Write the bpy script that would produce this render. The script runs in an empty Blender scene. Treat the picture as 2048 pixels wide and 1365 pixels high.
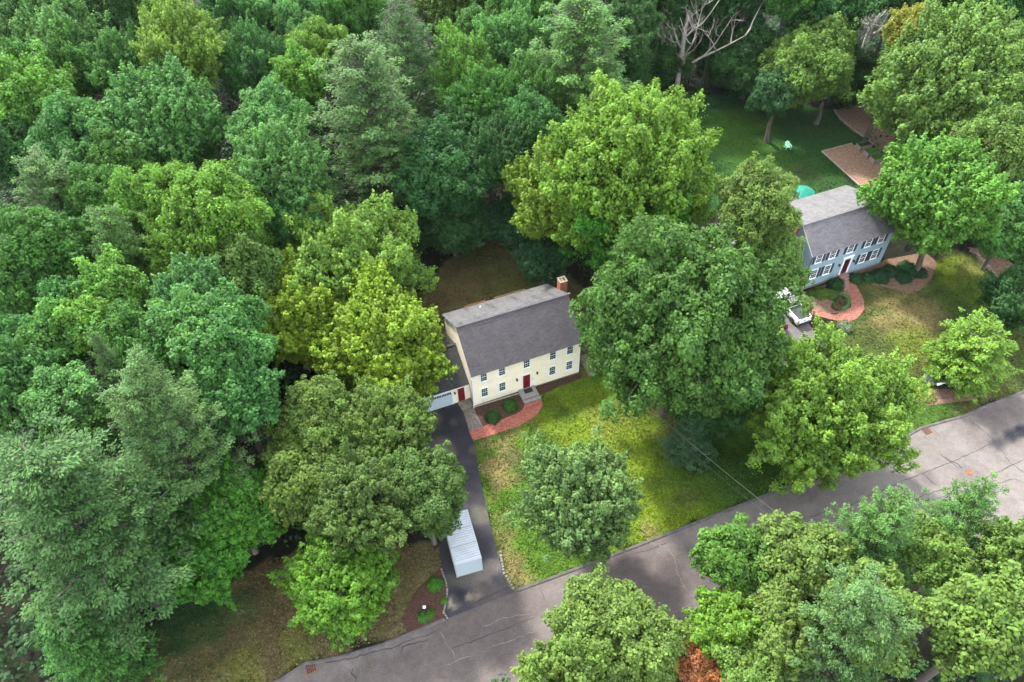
import bpy, math, random
import numpy as np
from mathutils import Vector, Matrix
R_ = math.radians
SC = bpy.context.scene

# ------------------------------------------------------------------ camera
cam_d = bpy.data.cameras.new('camera'); cam = bpy.data.objects.new('camera', cam_d)
SC.collection.objects.link(cam); SC.camera = cam
cam_d.sensor_width = 36.0; cam_d.lens = 1593 / 2048 * 36.0
cam_d.clip_start = 1.0; cam_d.clip_end = 3000
cam.location = (0, 0, 67.82)
cam.rotation_euler = (Matrix.Rotation(R_(90 - 48.477), 3, 'X') @ Matrix.Rotation(R_(-1.39), 3, 'Z')).to_euler()

# ------------------------------------------------------------------ light
TO_SUN = Vector((-0.56, 0.83, 0.0)).normalized(); ELEV = R_(48)
AZ = math.atan2(TO_SUN.x, TO_SUN.y)
W = bpy.data.worlds.new('World'); SC.world = W; W.use_nodes = True
wn = W.node_tree
sky = wn.nodes.new('ShaderNodeTexSky'); sky.sky_type = 'NISHITA'; sky.sun_disc = False
sky.sun_elevation = ELEV; sky.sun_rotation = AZ; sky.air_density = 1.0; sky.dust_density = 1.0; sky.ozone_density = 1.0; sky.altitude = 60
bgn = wn.nodes['Background']; veil = wn.nodes.new('ShaderNodeMix'); veil.data_type = 'RGBA'; veil.inputs[0].default_value = .75
veil.inputs[7].default_value = (6.1, 6.3, 6.35, 1)      # even veil of thin high cloud in front of the clear sky
wn.links.new(sky.outputs[0], veil.inputs[6]); wn.links.new(veil.outputs[2], bgn.inputs[0]); bgn.inputs[1].default_value = 0.15
sl = bpy.data.lights.new('sun', 'SUN'); sl.energy = 2.5; sl.angle = R_(6.0); sl.color = (1.0, 0.95, 0.86)
sun = bpy.data.objects.new('sun', sl); SC.collection.objects.link(sun)
d = TO_SUN * math.cos(ELEV) + Vector((0, 0, math.sin(ELEV)))
sun.rotation_euler = d.to_track_quat('Z', 'Y').to_euler()
SC.view_settings.view_transform = 'Standard'; SC.view_settings.look = 'None'
SC.view_settings.gamma = 1.0; SC.view_settings.exposure = 2.52
SC.render.engine = 'CYCLES'
SC.cycles.max_bounces = 6; SC.cycles.diffuse_bounces = 3; SC.cycles.glossy_bounces = 2; SC.cycles.transmission_bounces = 3
SC.cycles.caustics_reflective = False; SC.cycles.caustics_refractive = False
SC.cycles.use_denoising = True; SC.cycles.denoising_prefilter = 'NONE'

TREES = [
    ('D', -69.28, 113.86, 18.0, 5.45, 'dg', 'dark green broadleaf tree at the far top left corner of the forest', 0.0, 0.0),
    ('D', -63.12, 110.65, 19.0, 4.23, 'lg', 'light green broadleaf treetop second from the top left corner', 0.0, 0.0),
    ('D', -56.17, 110.43, 18.0, 5.12, 'dg', 'dark green broadleaf tree between the light green treetop and the tall yellow-green tree', 0.0, 0.0),
    ('D', -40.48, 93.74, 22.0, 5.5, 'ygd', 'tall yellow-green broadleaf tree with grey inner branches showing, standing above the upper left forest', 0.0, 0.0),
    ('D', -48.48, 112.94, 18.0, 3.29, 'lg', 'small light green treetop peeping over the tall yellow-green tree', 0.0, 0.0),
    ('D', -36.7, 104.8, 19.0, 4.5, 'bg', 'blue-green broadleaf tree right behind the tall yellow-green tree', 0.0, 0.0),
    ('D', -33.08, 95.59, 18.0, 4.54, 'bg', 'blue-green broadleaf tree touching the right flank of the tall yellow-green tree', 0.0, 0.0),
    ('D', -38.66, 110.39, 19.0, 3.15, 'g', 'green treetop cut by the top edge right of the tall yellow-green tree', 0.0, 0.0),
    ('D', -32.16, 112.78, 18.0, 4.31, 'g', 'mid green broadleaf tree at the top edge above the blue-green crowns', 0.0, 0.0),
    ('D', -26.94, 104.5, 18.0, 4.24, 'bgl', 'pale blue-green lobed broadleaf tree just left of the far twin pine', 0.0, 0.0),
    ('D', -59.55, 102.53, 19.0, 5.96, 'bgl', 'large pale green lobed broadleaf tree near the upper left corner', 0.0, 0.0),
    ('D', -68.75, 107.0, 17.0, 3.2, 'bg', 'blue-green broadleaf tree cut by the left edge below the corner', 0.0, 0.0),
    ('P', -63.03, 94.96, 18.0, 3.38, 'pn', 'small bluish pine cut by the left edge, uppermost pine there', 0.0, 0.0),
    ('D', -56.2, 93.63, 19.0, 4.97, 'g', 'mid green broadleaf tree directly below the large pale green lobed one', 0.0, 0.0),
    ('D', -48.61, 93.75, 19.0, 4.58, 'g', 'mid green lobed broadleaf tree left of the tall yellow-green tree', 0.0, 0.0),
    ('D', -23.51, 94.24, 19.0, 3.81, 'ol', 'olive green broadleaf tree with yellow tint left of the twin pine', 0.0, 0.0),
    ('D', -24.95, 88.44, 19.0, 3.41, 'lg', 'yellow-tipped green broadleaf tree above the big pale blue-green oak', 0.0, 0.0),
    ('D', -41.42, 89.66, 17.0, 3.88, 'g', 'green broadleaf tree at the foot of the tall yellow-green tree', 0.0, 0.0),
    ('D', -39.48, 80.48, 20.0, 6.28, 'mp', 'broad spiky blue-green maple in the middle of the upper left forest', 0.0, 0.0),
    ('D', -56.68, 84.91, 20.0, 5.87, 'lg', 'wide light green broadleaf tree on the left edge with several rounded lobes', 0.0, 0.0),
    ('D', -48.19, 77.75, 19.0, 4.67, 'bg', 'blue-green rounded broadleaf tree left of the broad spiky maple', 0.0, 0.0),
    ('D', -57.03, 77.65, 17.0, 3.56, 'dg', 'dark broadleaf tree on the left edge below the wide light green one', 0.0, 0.0),
    ('D', -26.67, 79.05, 20.0, 4.44, 'bgl', 'upper part tree of the pale blue-green oak clump beside the dark gap', 0.0, 0.0),
    ('D', -24.31, 71.48, 20.0, 4.97, 'bgl', 'large pale blue-green oak standing right of the dark forest gap', 0.0, 0.0),
    ('D', -23.29, 68.13, 15.0, 3.59, 'bg', 'low blue-green oak below the large pale oak by the dark gap', 0.0, 0.0),
    ('D', -43.27, 74.73, 18.0, 4.72, 'g', 'green broadleaf tree below the broad spiky blue-green maple', 0.0, 0.0),
    ('P', -47.64, 68.04, 21.0, 4.68, 'pnl', 'pale feathery pine near the left edge with several soft peaks', 0.0, 0.0),
    ('D', -47.13, 71.05, 17.0, 2.72, 'bg', 'small blue-green tree between the pale feathery pine and the lobed green tree', 0.0, 0.0),
    ('D', -43.22, 67.53, 18.0, 3.05, 'g', 'green rounded broadleaf tree left of the olive clump', 0.0, 0.0),
    ('P', -38.92, 60.43, 20.0, 3.48, 'pny', 'bright yellow-green pine with layered arms left of the olive clump', 0.0, 0.0),
    ('D', -39.03, 66.56, 18.0, 2.81, 'lg', 'light green rounded tree just above the bright layered pine', 0.0, 0.0),
    ('D', -35.36, 66.85, 18.0, 3.89, 'ol', 'olive rounded tree, upper left member of the olive clump', 0.0, 0.0),
    ('D', -29.73, 64.2, 19.0, 5.04, 'ol', 'largest olive crown in the centre of the olive clump', 0.0, 0.0),
    ('D', -32.18, 60.69, 17.0, 4.46, 'ol', 'olive crown leaning over the lower left of the olive clump', 0.0, 0.0),
    ('D', -26.36, 58.28, 16.0, 3.59, 'old', 'dark olive crown at the lower right of the olive clump', 0.0, 0.0),
    ('D', -46.43, 59.33, 19.0, 5.04, 'g', 'big rounded green tree near the left edge halfway up the photo', 0.0, 0.0),
    ('D', -47.47, 54.74, 17.0, 3.45, 'g', 'mid green tree on the left edge below the big rounded one', 0.0, 0.0),
    ('D', -37.42, 53.79, 18.0, 2.9, 'lg', 'light green lobed tree below the bright layered pine', 0.0, 0.0),
    ('D', -40.58, 52.05, 17.0, 2.79, 'bg', 'blue-green tree between the left edge forest and the light lobed tree', 0.0, 0.0),
    ('D', -37.88, 48.95, 18.0, 2.96, 'lg', 'light green rounded tree in the left forest above the small silver pine', 0.0, 0.0),
    ('D', -40.16, 47.14, 18.0, 3.27, 'g', 'green rounded tree left of the small silver pine', 0.0, 0.0),
    ('D', -44.14, 47.34, 17.0, 2.95, 'bg', 'blue-green tree on the left edge level with the small silver pine', 0.0, 0.0),
    ('D', -33.66, 47.64, 18.0, 2.74, 'g', 'green crown just right of the light rounded tree in the left forest', 0.0, 0.0),
    ('D', -29.78, 53.22, 17.0, 3.11, 'bgl', 'pale blue-green tree directly under the olive clump', 0.0, 0.0),
    ('D', -28.06, 47.5, 19.0, 3.52, 'bgl', 'pale blue-green lobed tree in the left forest with bright knobbly top', 0.0, 0.0),
    ('D', -25.29, 50.24, 17.0, 2.75, 'bg', 'blue-green tree squeezed between the pale lobed tree and the yellow maple', 0.0, 0.0),
    ('D', -24.22, 44.54, 19.0, 3.59, 'bg', 'blue-green broadleaf tree left of the yellow maples', 0.0, 0.0),
    ('D', -30.79, 45.14, 17.0, 2.88, 'g', 'mid green tree above the great silver pine', 0.0, 0.0),
    ('P', -33.94, 43.85, 20.0, 2.11, 'pnl', 'small silver-green pine tip among the left forest broadleaves', 0.0, 0.0),
    ('D', -23.09, 41.3, 17.0, 3.29, 'bg', 'drooping blue-green tree at the forest edge beside the yellow maples', 0.0, 0.0),
    ('D', -26.55, 40.99, 16.0, 2.62, 'g', 'green tree right behind the great silver pine', 0.0, 0.0),
    ('D', -41.9, 42.32, 18.0, 3.55, 'bg', 'blue-green rounded tree on the left edge above the pale pine', 0.0, 0.0),
    ('D', -37.36, 40.8, 18.0, 2.98, 'bgl', 'pale blue-green tree left of the great silver pine', 0.0, 0.0),
    ('D', -36.04, 37.59, 16.0, 2.87, 'g', 'green tree between the great silver pine and the left edge pine', 0.0, 0.0),
    ('P', -27.28, 36.78, 25.0, 4.94, 'pnl', 'great silver-green white pine with wide arms in the left forest', 0.0, 0.0),
    ('P', -36.11, 33.18, 21.0, 4.12, 'pn', 'blue-green pine on the left edge', 0.0, 0.0),
    ('P', -31.33, 29.32, 25.0, 6.4, 'pn', 'huge blue-green white pine filling the lower left corner with long arms', 0.0, 0.0),
    ('D', -29.27, 33.27, 14.0, 2.48, 'dg', 'dark green tree squeezed between the two great left pines', 0.0, 0.0),
    ('D', -26.5, 30.74, 9.0, 3.76, 'mg', 'bright green maple, lower left one of the pair beside the huge pine', 0.0, 0.0),
    ('D', -24.21, 34.73, 11.0, 4.35, 'mg', 'bright green maple, upper right one of the pair beside the huge pine', 0.0, 0.0),
    ('S', -33.41, 23.3, 13.0, 3.57, 'sp', 'drooping green spruce in the bottom left corner under the huge pine', 0.0, 0.0),
    ('P', -12.0, 90.67, 25.0, 5.92, 'pn', 'tall white pine, rear one of the twin pines at top centre', 0.0, 0.0),
    ('P', -15.67, 79.39, 26.0, 6.65, 'pnl', 'great white pine with silvery tip, front one of the twin pines at top centre', 0.0, 0.0),
    ('D', -7.29, 109.94, 18.0, 4.67, 'old', 'olive brown treetop at the top edge right of the twin pines', 0.0, 0.0),
    ('D', -2.97, 100.43, 18.0, 4.41, 'g', 'green broadleaf tree between the twin pines and the whitish oak', 0.0, 0.0),
    ('D', 1.31, 97.02, 19.0, 4.68, 'bgl', 'whitish blue-green oak right of the twin pines', 0.0, 0.0),
    ('D', 2.16, 104.44, 20.0, 3.9, 'g', 'green tree at the top edge behind the whitish oak', 0.0, 0.0),
    ('D', -5.35, 91.2, 19.0, 3.99, 'lg', 'yellow-green tree right beside the rear twin pine', 0.0, 0.0),
    ('D', -2.27, 85.36, 18.0, 4.48, 'g', 'mid green tree in the gap between the twin pines and the bright maple', 0.0, 0.0),
    ('D', 3.52, 86.61, 18.0, 3.89, 'g', 'green tree below the whitish oak', 0.0, 0.0),
    ('D', 2.74, 81.37, 17.0, 4.02, 'bg', 'blue-green tree touching the upper left of the big bright maple', 0.0, 0.0),
    ('D', -5.26, 81.11, 16.0, 3.08, 'dg', 'dark tree right of the great white pine', 0.0, 0.0),
    ('D', -7.82, 75.56, 16.0, 5.19, 'dgb', 'dark green oak with rounded lobes at the foot of the great white pine', 0.0, 0.0),
    ('D', -0.88, 76.74, 16.0, 4.28, 'dg', 'dark green broadleaf tree left of the big bright maple', 0.0, 0.0),
    ('D', -6.84, 74.69, 9.0, 4.83, 'dgb', "low dark green oak overhanging the yellow house's back lawn", 0.0, 0.0),
    ('D', 0.71, 74.97, 8.0, 4.13, 'dgt', "dark teal tree at the far edge of the yellow house's back lawn", 0.0, 0.0),
    ('D', 3.81, 69.01, 6.5, 3.17, 'dgt', 'small dark teal tree behind the brick chimney', 0.0, 0.0),
    ('P', 9.13, 90.81, 25.0, 7.21, 'pny', 'soft green white pine just behind the big bright maple', 0.0, 0.0),
    ('D', 17.25, 104.05, 18.0, 3.81, 'dg', 'dark tree at the top edge right of the soft green pine', 0.0, 0.0),
    ('D', -3.29, 110.34, 20.0, 4.19, 'dg', 'dark treetop cut by the top edge above the olive brown one', 0.0, 0.0),
    ('D', -21.15, 107.65, 20.0, 4.26, 'g', 'green treetop at the top edge behind the twin pines', 0.0, 0.0),
    ('D', 12.86, 69.51, 22.0, 8.9, 'ygm', 'big bright yellow-green maple between the two houses', 0.0, 0.0),
    ('D', 6.3, 70.63, 16.0, 5.86, 'ygm', 'lower left lobe tree of the bright maple reaching over the back lawn', 0.0, 0.0),
    ('D', 13.41, 66.68, 16.0, 6.53, 'mg', 'green underside maple beneath the big bright maple', 0.0, 0.0),
    ('D', 24.99, 63.67, 19.0, 4.28, 'pg', 'tall olive grey-green oak left of the blue-grey house roof', 0.0, 0.0),
    ('D', 26.96, 61.6, 13.0, 4.23, 'pg', "lower olive grey-green oak hiding the blue-grey house's garage", 0.0, 0.0),
    ('D', 15.44, 49.2, 20.5, 8.94, 'mk', "great dark green maple beside the yellow house's right corner", 0.0, 0.0),
    ('D', 19.17, 46.6, 10.0, 4.43, 'dgb', 'dark green low tree under the right side of the great dark maple', 0.0, 0.0),
    ('S', 17.28, 44.29, 9.0, 2.42, 'spb', 'small blue-green spruce on the front lawn under the great dark maple', 0.0, 0.0),
    ('D', 28.83, 43.26, 13.0, 7.72, 'lgm', "light yellow-green maple overhanging the street beside the neighbour's driveway", 0.0, 0.0),
    ('S', 47.49, 53.27, 8.0, 3.98, 'spy', "broad yellow-green cypress on the neighbour's verge by the street", 0.0, 0.0),
    ('D', 49.23, 69.63, 15.18, 6.9, 'lg', 'light green tree at the right end of the blue-grey house', -1.58, 0.99),
    ('D', 57.6, 70.07, 10.5, 4.86, 'bgl', 'pale green tree on the right edge beyond the light green tree', 0.0, 0.0),
    ('D', 54.76, 59.27, 8.5, 3.88, 'dgb', 'dark blue-green tree on the right edge above the verge cypress', 0.0, 0.0),
    ('D', 56.03, 89.59, 20.0, 9.46, 'pg', 'huge pale grey-green oak at the right edge above the planter boxes', 0.0, 0.0),
    ('D', 56.41, 75.86, 17.0, 5.15, 'pg', 'pale grey-green oak on the right edge below the huge one', 0.0, 0.0),
    ('D', 51.49, 96.6, 19.0, 2.82, 'yl', 'small yellow tree at the top right behind the huge pale oak', 0.0, 0.0),
    ('D', 45.86, 101.61, 14.15, 6.46, 'pg', 'spreading grey-green oak over the back lawn, right of the two lawn trees', -2.69, 1.14),
    ('D', 37.5, 97.5, 9.99, 3.45, 'dgb', 'small dark tree with bare trunk on the back lawn behind the green chair', -0.49, 0.24),
    ('D', 44.83, 109.55, 19.0, 6.81, 'dgb', 'dark green tree at the top edge behind the spreading oak', 0.0, 0.0),
    ('D', 36.43, 108.88, 10.0, 5.58, 'dg', 'dark green tree right of the tall dead tree', 0.0, 0.0),
    ('D', 15.77, 99.4, 16.0, 4.03, 'dg', 'dark tree between the soft green pine and the tall dead tree', 0.0, 0.0),
    ('D', 51.79, 105.61, 8.0, 4.42, 'dg', 'dark broadleaf tree behind the mulch strip', 0.0, 0.0),
    ('D', 62.01, 103.08, 16.0, 3.42, 'dg', 'dark green tree left of the curved dead tree at the top right corner', 0.0, 0.0),
    ('D', 57.36, 102.74, 20.0, 3.73, 'dg', 'dark treetop between the dead trees at the top right', 0.0, 0.0),
    ('D', 30.85, 116.89, 17.0, 6.36, 'dg', 'dark green tree in the wood behind the tall dead tree', 0.0, 0.0),
    ('P', 55.69, 79.55, 17.0, 3.38, 'pn', 'bluish pine on the right edge behind the pale oaks', 0.0, 0.0),
    ('D', -22.8, 56.85, 12.0, 6.14, 'ygy', 'yellow-green maple, left one of the yellow pair beside the garage', 0.0, 0.0),
    ('D', -12.67, 53.02, 12.0, 6.58, 'ygy', 'bright yellow maple, right one of the yellow pair overhanging the garage roof', 0.0, 0.0),
    ('D', -17.54, 63.72, 14.0, 8.21, 'lgm', 'large light green maple above the yellow pair', 0.0, 0.0),
    ('D', -17.42, 42.1, 13.0, 4.58, 'oly', 'olive green oak, upper left one of the oak group left of the driveway', 0.0, 0.0),
    ('D', -10.77, 41.3, 13.0, 4.27, 'oly', 'olive green oak, upper right one of the oak group beside the garage drive', 0.0, 0.0),
    ('D', -18.39, 36.57, 12.0, 3.59, 'oly', 'yellowish olive oak, left one of the oak group', 0.0, 0.0),
    ('D', -13.01, 34.24, 13.0, 4.93, 'old', 'dark olive oak, lowest and widest one of the oak group', 0.0, 0.0),
    ('D', -7.66, 35.18, 12.0, 3.89, 'old', 'dark green oak overhanging the storage container', 0.0, 0.0),
    ('D', -14.57, 29.55, 8.0, 4.96, 'mg2', 'bright green young maple on the lower left verge by the street', 0.0, 0.0),
    ('D', 6.36, 34.29, 12.58, 5.31, 'lw', 'lone green tree with slim trunk in the middle of the front lawn', -0.62, 0.08),
    ('D', 6.34, 21.64, 14.0, 4.75, 'lgb', 'light green tree at the bottom centre in front of the street', 0.0, 0.0),
    ('D', 3.0, 18.33, 15.0, 3.02, 'lgb', 'light green tree cut by the bottom edge left of the bottom centre one', 0.0, 0.0),
    ('D', 14.98, 21.99, 14.0, 2.98, 'olb', 'olive tree right of the bottom centre tree', 0.0, 0.0),
    ('D', 12.74, 19.99, 12.0, 1.76, 'rd', 'small tree with orange-red leaves at the bottom edge', 0.0, 0.0),
    ('D', 16.12, 26.82, 15.0, 2.96, 'olk', 'dark olive oak tip reaching over the street', 0.0, 0.0),
    ('D', 20.54, 25.84, 16.0, 3.56, 'lgb', 'fresh green tree on the near side of the street', 0.0, 0.0),
    ('P', 26.49, 27.74, 19.0, 3.62, 'pny', 'bright feathery pine, left one of the two on the near side of the street', 0.0, 0.0),
    ('P', 32.86, 28.55, 19.0, 3.81, 'pny', 'bright feathery pine, right one of the two on the near side of the street', 0.0, 0.0),
    ('D', 23.98, 21.61, 17.0, 3.55, 'lgb', 'fresh green broadleaf tree between the near feathery pines', 0.0, 0.0),
    ('D', 18.43, 21.27, 15.0, 2.77, 'lgb', 'dark green broadleaf tree right of the olive one', 0.0, 0.0),
    ('D', 30.49, 20.19, 18.0, 3.57, 'lgb', 'fresh green broadleaf tree filling the bottom right corner', 0.0, 0.0),
    ('D', 35.74, 25.13, 17.0, 2.97, 'lgb', 'fresh green tree on the right edge just beyond the street', 0.0, 0.0),
    ('D', 30.36, 25.62, 16.0, 2.59, 'lgb', 'fresh green tree between and below the two feathery near pines', 0.0, 0.0),
    ('P', 22.08, 20.45, 21.0, 5.03, 'pnl', 'silvery pine at the bottom right with wide soft arms', 0.0, 0.0),
    ('D', 15.53, 18.5, 14.0, 2.23, 'lgb', 'light green tree cut by the bottom edge beside the olive one', 0.0, 0.0),
    ('D', -72.33, 119.65, 20.0, 5.19, 'g', 'treetop at the very top left corner, mostly outside the photo', 0.0, 0.0),
    ('D', -62.81, 119.98, 20.0, 5.2, 'dg', 'dark treetop cut by the top edge above the light green treetop', 0.0, 0.0),
    ('D', -53.23, 118.03, 20.0, 4.84, 'g', 'treetop cut by the top edge left of the small light green treetop', 0.0, 0.0),
    ('D', -35.53, 117.95, 20.0, 4.39, 'g', 'treetop cut by the top edge between the two green ones left of centre', 0.0, 0.0),
    ('D', -26.74, 117.38, 20.0, 4.82, 'bg', 'blue-green treetop cut by the top edge left of the twin pines', 0.0, 0.0),
    ('D', -9.11, 115.59, 20.0, 4.33, 'dg', 'dark treetop cut by the top edge right of the rear twin pine', 0.0, 0.0),
    ('D', 6.0, 114.73, 20.0, 4.3, 'g', 'treetop cut by the top edge left of the soft green pine', 0.0, 0.0),
    ('D', 16.72, 114.05, 20.0, 4.73, 'dg', 'dark treetop cut by the top edge right of the soft green pine', 0.0, 0.0),
    ('D', 23.48, 111.13, 20.0, 5.08, 'dg', 'dark tree cut by the top edge behind the crown of the tall dead tree', 0.0, 0.0),
    ('D', 35.32, 113.45, 20.0, 5.44, 'dgb', 'dark treetop cut by the top edge right of the tall dead tree', 0.0, 0.0),
    ('D', 39.9, 109.47, 20.0, 4.6, 'g', 'green treetop cut by the top edge left of the forked dead tree', 0.0, 0.0),
    ('D', 51.19, 112.09, 20.0, 4.67, 'dg', 'dark treetop cut by the top edge above the forked dead tree', 0.0, 0.0),
    ('D', 54.85, 108.7, 20.0, 4.15, 'bg', 'blue-green treetop cut by the top edge between the dead trees', 0.0, 0.0),
    ('D', 66.76, 110.39, 20.0, 4.62, 'dg', 'dark treetop cut by the top edge above the curved dead tree', 0.0, 0.0),
    ('D', 68.05, 102.61, 20.0, 3.99, 'bg', 'blue-green tree in the extreme top right corner', 0.0, 0.0),
    ('D', 24.51, 112.88, 8.0, 4.6, 'dg', 'low dark tree in the wood close behind the tall dead tree, left side', 0.0, 0.0),
    ('D', 33.37, 113.06, 8.0, 4.61, 'dg', 'low dark tree in the wood close behind the tall dead tree, right side', 0.0, 0.0),
    ('D', 35.59, 114.35, 10.0, 4.89, 'dgb', 'dark tree between the tall dead tree and the dark green tree right of it', 0.0, 0.0),
    ('D', 17.26, 104.15, 9.0, 3.91, 'dg', 'low dark tree below the soft green pine at the wood edge', 0.0, 0.0),
    ('D', 49.83, 112.57, 10.0, 3.38, 'dg', 'low dark tree at the foot of the forked dead tree', 0.0, 0.0),
    ('D', 56.85, 105.02, 9.0, 3.34, 'dgb', 'low dark tree right of the forked dead tree', 0.0, 0.0),
]
ROAD_N = [(-25.22, 20.89), (-23.0, 21.93), (-20.07, 22.97), (-18.84, 23.79), (-18.01, 24.39), (-16.65, 24.56), (-14.63, 24.97), (-11.7, 25.79), (-9.42, 26.68), (-6.41, 27.92), (-0.32, 30.26), (2.89, 31.36), (10.64, 34.18), (21.41, 38.3), (26.71, 40.36), (29.98, 41.63), (35.51, 43.56), (39.19, 45.38), (41.66, 46.67), (43.7, 47.27), (46.73, 48.1), (48.92, 49.07), (54.25, 51.05), (71.41, 57.92)]
ROAD_S = [(83.06, 42.9), (58.97, 35.28), (43.68, 32.17), (34.54, 31.93), (27.68, 31.62), (20.26, 29.37), (18.18, 29.11), (13.62, 27.2), (6.76, 24.54), (0.79, 22.04), (-5.69, 19.31)]
DRIVE = [(-9.33, 49.58), (-5.65, 51.64), (-4.31, 47.4), (-3.59, 42.75), (-3.23, 40.74), (-2.84, 38.7), (-2.33, 36.3), (-1.67, 33.38), (-1.07, 30.98), (-0.27, 30.26), (-6.46, 27.88), (-6.26, 29.58), (-6.34, 30.74), (-6.95, 32.62), (-7.18, 34.75), (-7.92, 39.76), (-9.11, 45.57), (-12.42, 48.78)]
WALK = [(-4.17, 46.53), (-2.45, 47.12), (-0.85, 47.71), (0.6, 48.27), (1.52, 48.84), (2.33, 49.54), (2.78, 50.16), (2.99, 50.6), (3.05, 51.12), (2.94, 51.58), (2.79, 51.74), (1.14, 51.18), (1.13, 50.72), (0.93, 50.28), (0.64, 49.97), (0.02, 49.63), (-0.68, 49.34), (-3.2, 48.25), (-4.6, 47.64)]
GRAVEL = [(-5.65, 51.44), (-5.36, 50.44), (-4.17, 50.8), (-4.03, 50.07), (-3.2, 48.25), (-4.6, 47.64)]
MULCH1 = [(-4.17, 50.73), (0.51, 52.39), (1.14, 51.23), (1.13, 50.72), (0.93, 50.28), (0.64, 49.97), (0.02, 49.63), (-0.68, 49.34), (-3.2, 48.25), (-4.03, 50.07)]
FOUND = [(-4.15, 50.93), (0.56, 52.56), (0.61, 52.26), (-4.04, 50.47)]
MULCH3 = [(2.41, 53.15), (7.25, 55.02), (7.67, 54.73), (7.31, 54.32), (4.79, 53.22), (2.75, 52.19)]
MULCH2 = [(-6.97, 32.71), (-6.41, 31.31), (-6.31, 30.56), (-6.34, 29.59), (-6.57, 28.55), (-6.5, 27.97), (-9.42, 26.72), (-10.22, 27.92), (-9.65, 29.53), (-8.98, 30.74)]
GWALK = [(40.5, 69.32), (41.15, 69.47), (41.4, 68.08), (41.55, 66.04), (41.55, 64.88), (41.04, 63.43), (39.98, 62.26), (38.65, 61.68), (37.31, 62.04), (35.75, 62.64), (34.61, 63.16), (34.33, 64.3), (34.2, 65.62), (34.69, 66.61), (34.89, 65.76), (35.1, 64.11), (35.95, 63.36), (37.45, 62.91), (38.69, 63.18), (39.79, 64.12), (40.24, 65.25), (40.19, 66.25), (40.16, 67.35)]
GMULCH = [(34.71, 66.69), (40.52, 68.97), (40.71, 67.59), (40.36, 65.25), (38.81, 63.18), (36.46, 63.1), (35.0, 64.2)]
GMULCH2 = [(41.27, 69.47), (46.35, 71.97), (51.72, 73.15), (52.59, 71.29), (50.68, 68.27), (48.71, 66.46), (46.86, 66.27), (44.78, 67.19), (43.14, 67.67), (42.05, 68.05)]
GCIRCLE = [(38.2, 66.15), (39.47, 66.44), (40.21, 65.92), (40.09, 64.93), (39.34, 63.81), (38.28, 63.36), (37.77, 64.02), (37.86, 65.17)]
GDRIVE = [(39.19, 45.38), (37.68, 47.16), (37.13, 51.21), (35.96, 55.4), (34.78, 59.11), (34.02, 62.23), (34.16, 65.46), (34.0, 66.71), (26.94, 64.88), (26.6, 57.88), (27.94, 49.5), (28.75, 44.48), (26.95, 40.35), (29.98, 41.63), (35.51, 43.56)]
PLAY = [(44.75, 94.63), (49.62, 96.38), (54.06, 91.18), (52.74, 87.26), (47.66, 86.69)]
MULCHB = [(49.51, 105.05), (55.19, 107.0), (57.76, 102.15), (54.45, 92.33), (52.46, 96.02), (51.36, 98.3), (50.29, 101.55)]
MULCHR = [(57.31, 73.88), (60.51, 73.3), (62.01, 69.62), (58.51, 63.0), (58.04, 65.31), (58.35, 68.87), (57.61, 72.29)]
MULCHV = [(42.42, 50.38), (43.95, 51.67), (48.27, 51.81), (48.79, 50.18), (45.93, 49.88), (43.6, 49.55)]
LAWNF = [(-0.32, 30.26), (-1.07, 30.98), (-2.36, 36.3), (-3.23, 40.74), (-4.3, 46.65), (-2.24, 47.34), (3.0, 50.58), (2.75, 52.19), (7.31, 54.39), (9.63, 55.87), (21.17, 58.8), (28.44, 58.56), (28.26, 50.81), (29.25, 44.46), (26.95, 40.35), (10.64, 34.18), (2.89, 31.36)]
LAWNB = [(-12.67, 59.14), (-10.46, 70.4), (-5.67, 75.68), (-1.21, 78.89), (5.04, 74.36), (9.46, 67.13), (9.6, 55.51), (7.31, 54.39), (-9.35, 49.97), (-12.14, 52.04)]
LAWNL = [(-32.17, 21.05), (-32.43, 27.63), (-29.18, 30.25), (-22.74, 33.91), (-15.59, 35.73), (-7.14, 35.0), (-6.41, 27.92), (-18.01, 24.39), (-23.0, 21.93)]
LAWNG = [(23.75, 103.61), (26.07, 108.99), (33.24, 110.09), (42.29, 108.97), (49.51, 105.05), (50.29, 101.55), (51.36, 98.3), (52.38, 95.77), (49.62, 96.38), (44.75, 94.63), (47.66, 86.69), (53.16, 86.48), (48.81, 75.6), (34.37, 76.13), (25.3, 82.44)]
LAWNN = [(41.01, 68.61), (45.79, 68.44), (54.97, 73.5), (57.61, 72.29), (58.35, 68.87), (58.04, 65.31), (58.85, 61.4), (72.23, 59.41), (71.41, 57.92), (54.29, 51.15), (48.94, 49.13), (43.73, 47.36), (41.65, 46.73), (39.21, 45.44), (37.68, 47.16), (37.13, 51.21), (35.96, 55.4), (34.78, 59.11), (36.19, 62.15), (41.09, 63.43)]
LAWNS = [(13.6, 27.12), (20.24, 29.28), (25.2, 30.74), (25.01, 26.66), (15.01, 23.52), (6.43, 20.93), (0.76, 21.07)]
EDGE1 = [(-1.58, 34.2), (-1.45, 33.35), (-1.23, 32.08), (-0.79, 31.26), (-0.36, 30.45)]
EDGE2 = [(-6.96, 32.66), (-6.45, 31.31), (-6.31, 30.56), (-6.34, 29.59), (-6.57, 28.55), (-6.24, 28.05)]
EDGE3 = [(-4.56, 49.96), (-4.18, 49.75), (-3.92, 49.42), (-3.75, 48.9), (-3.49, 48.45), (-3.23, 48.19)]
EDGE4 = [(57.24, 73.23), (57.92, 72.28), (58.4, 70.46), (58.65, 68.43), (58.7, 66.71), (58.1, 65.3)]
EDGE5 = [(49.51, 105.05), (49.75, 102.76), (50.21, 101.3), (50.88, 99.59), (51.55, 98.42), (52.07, 97.52), (52.46, 96.02)]
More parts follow.
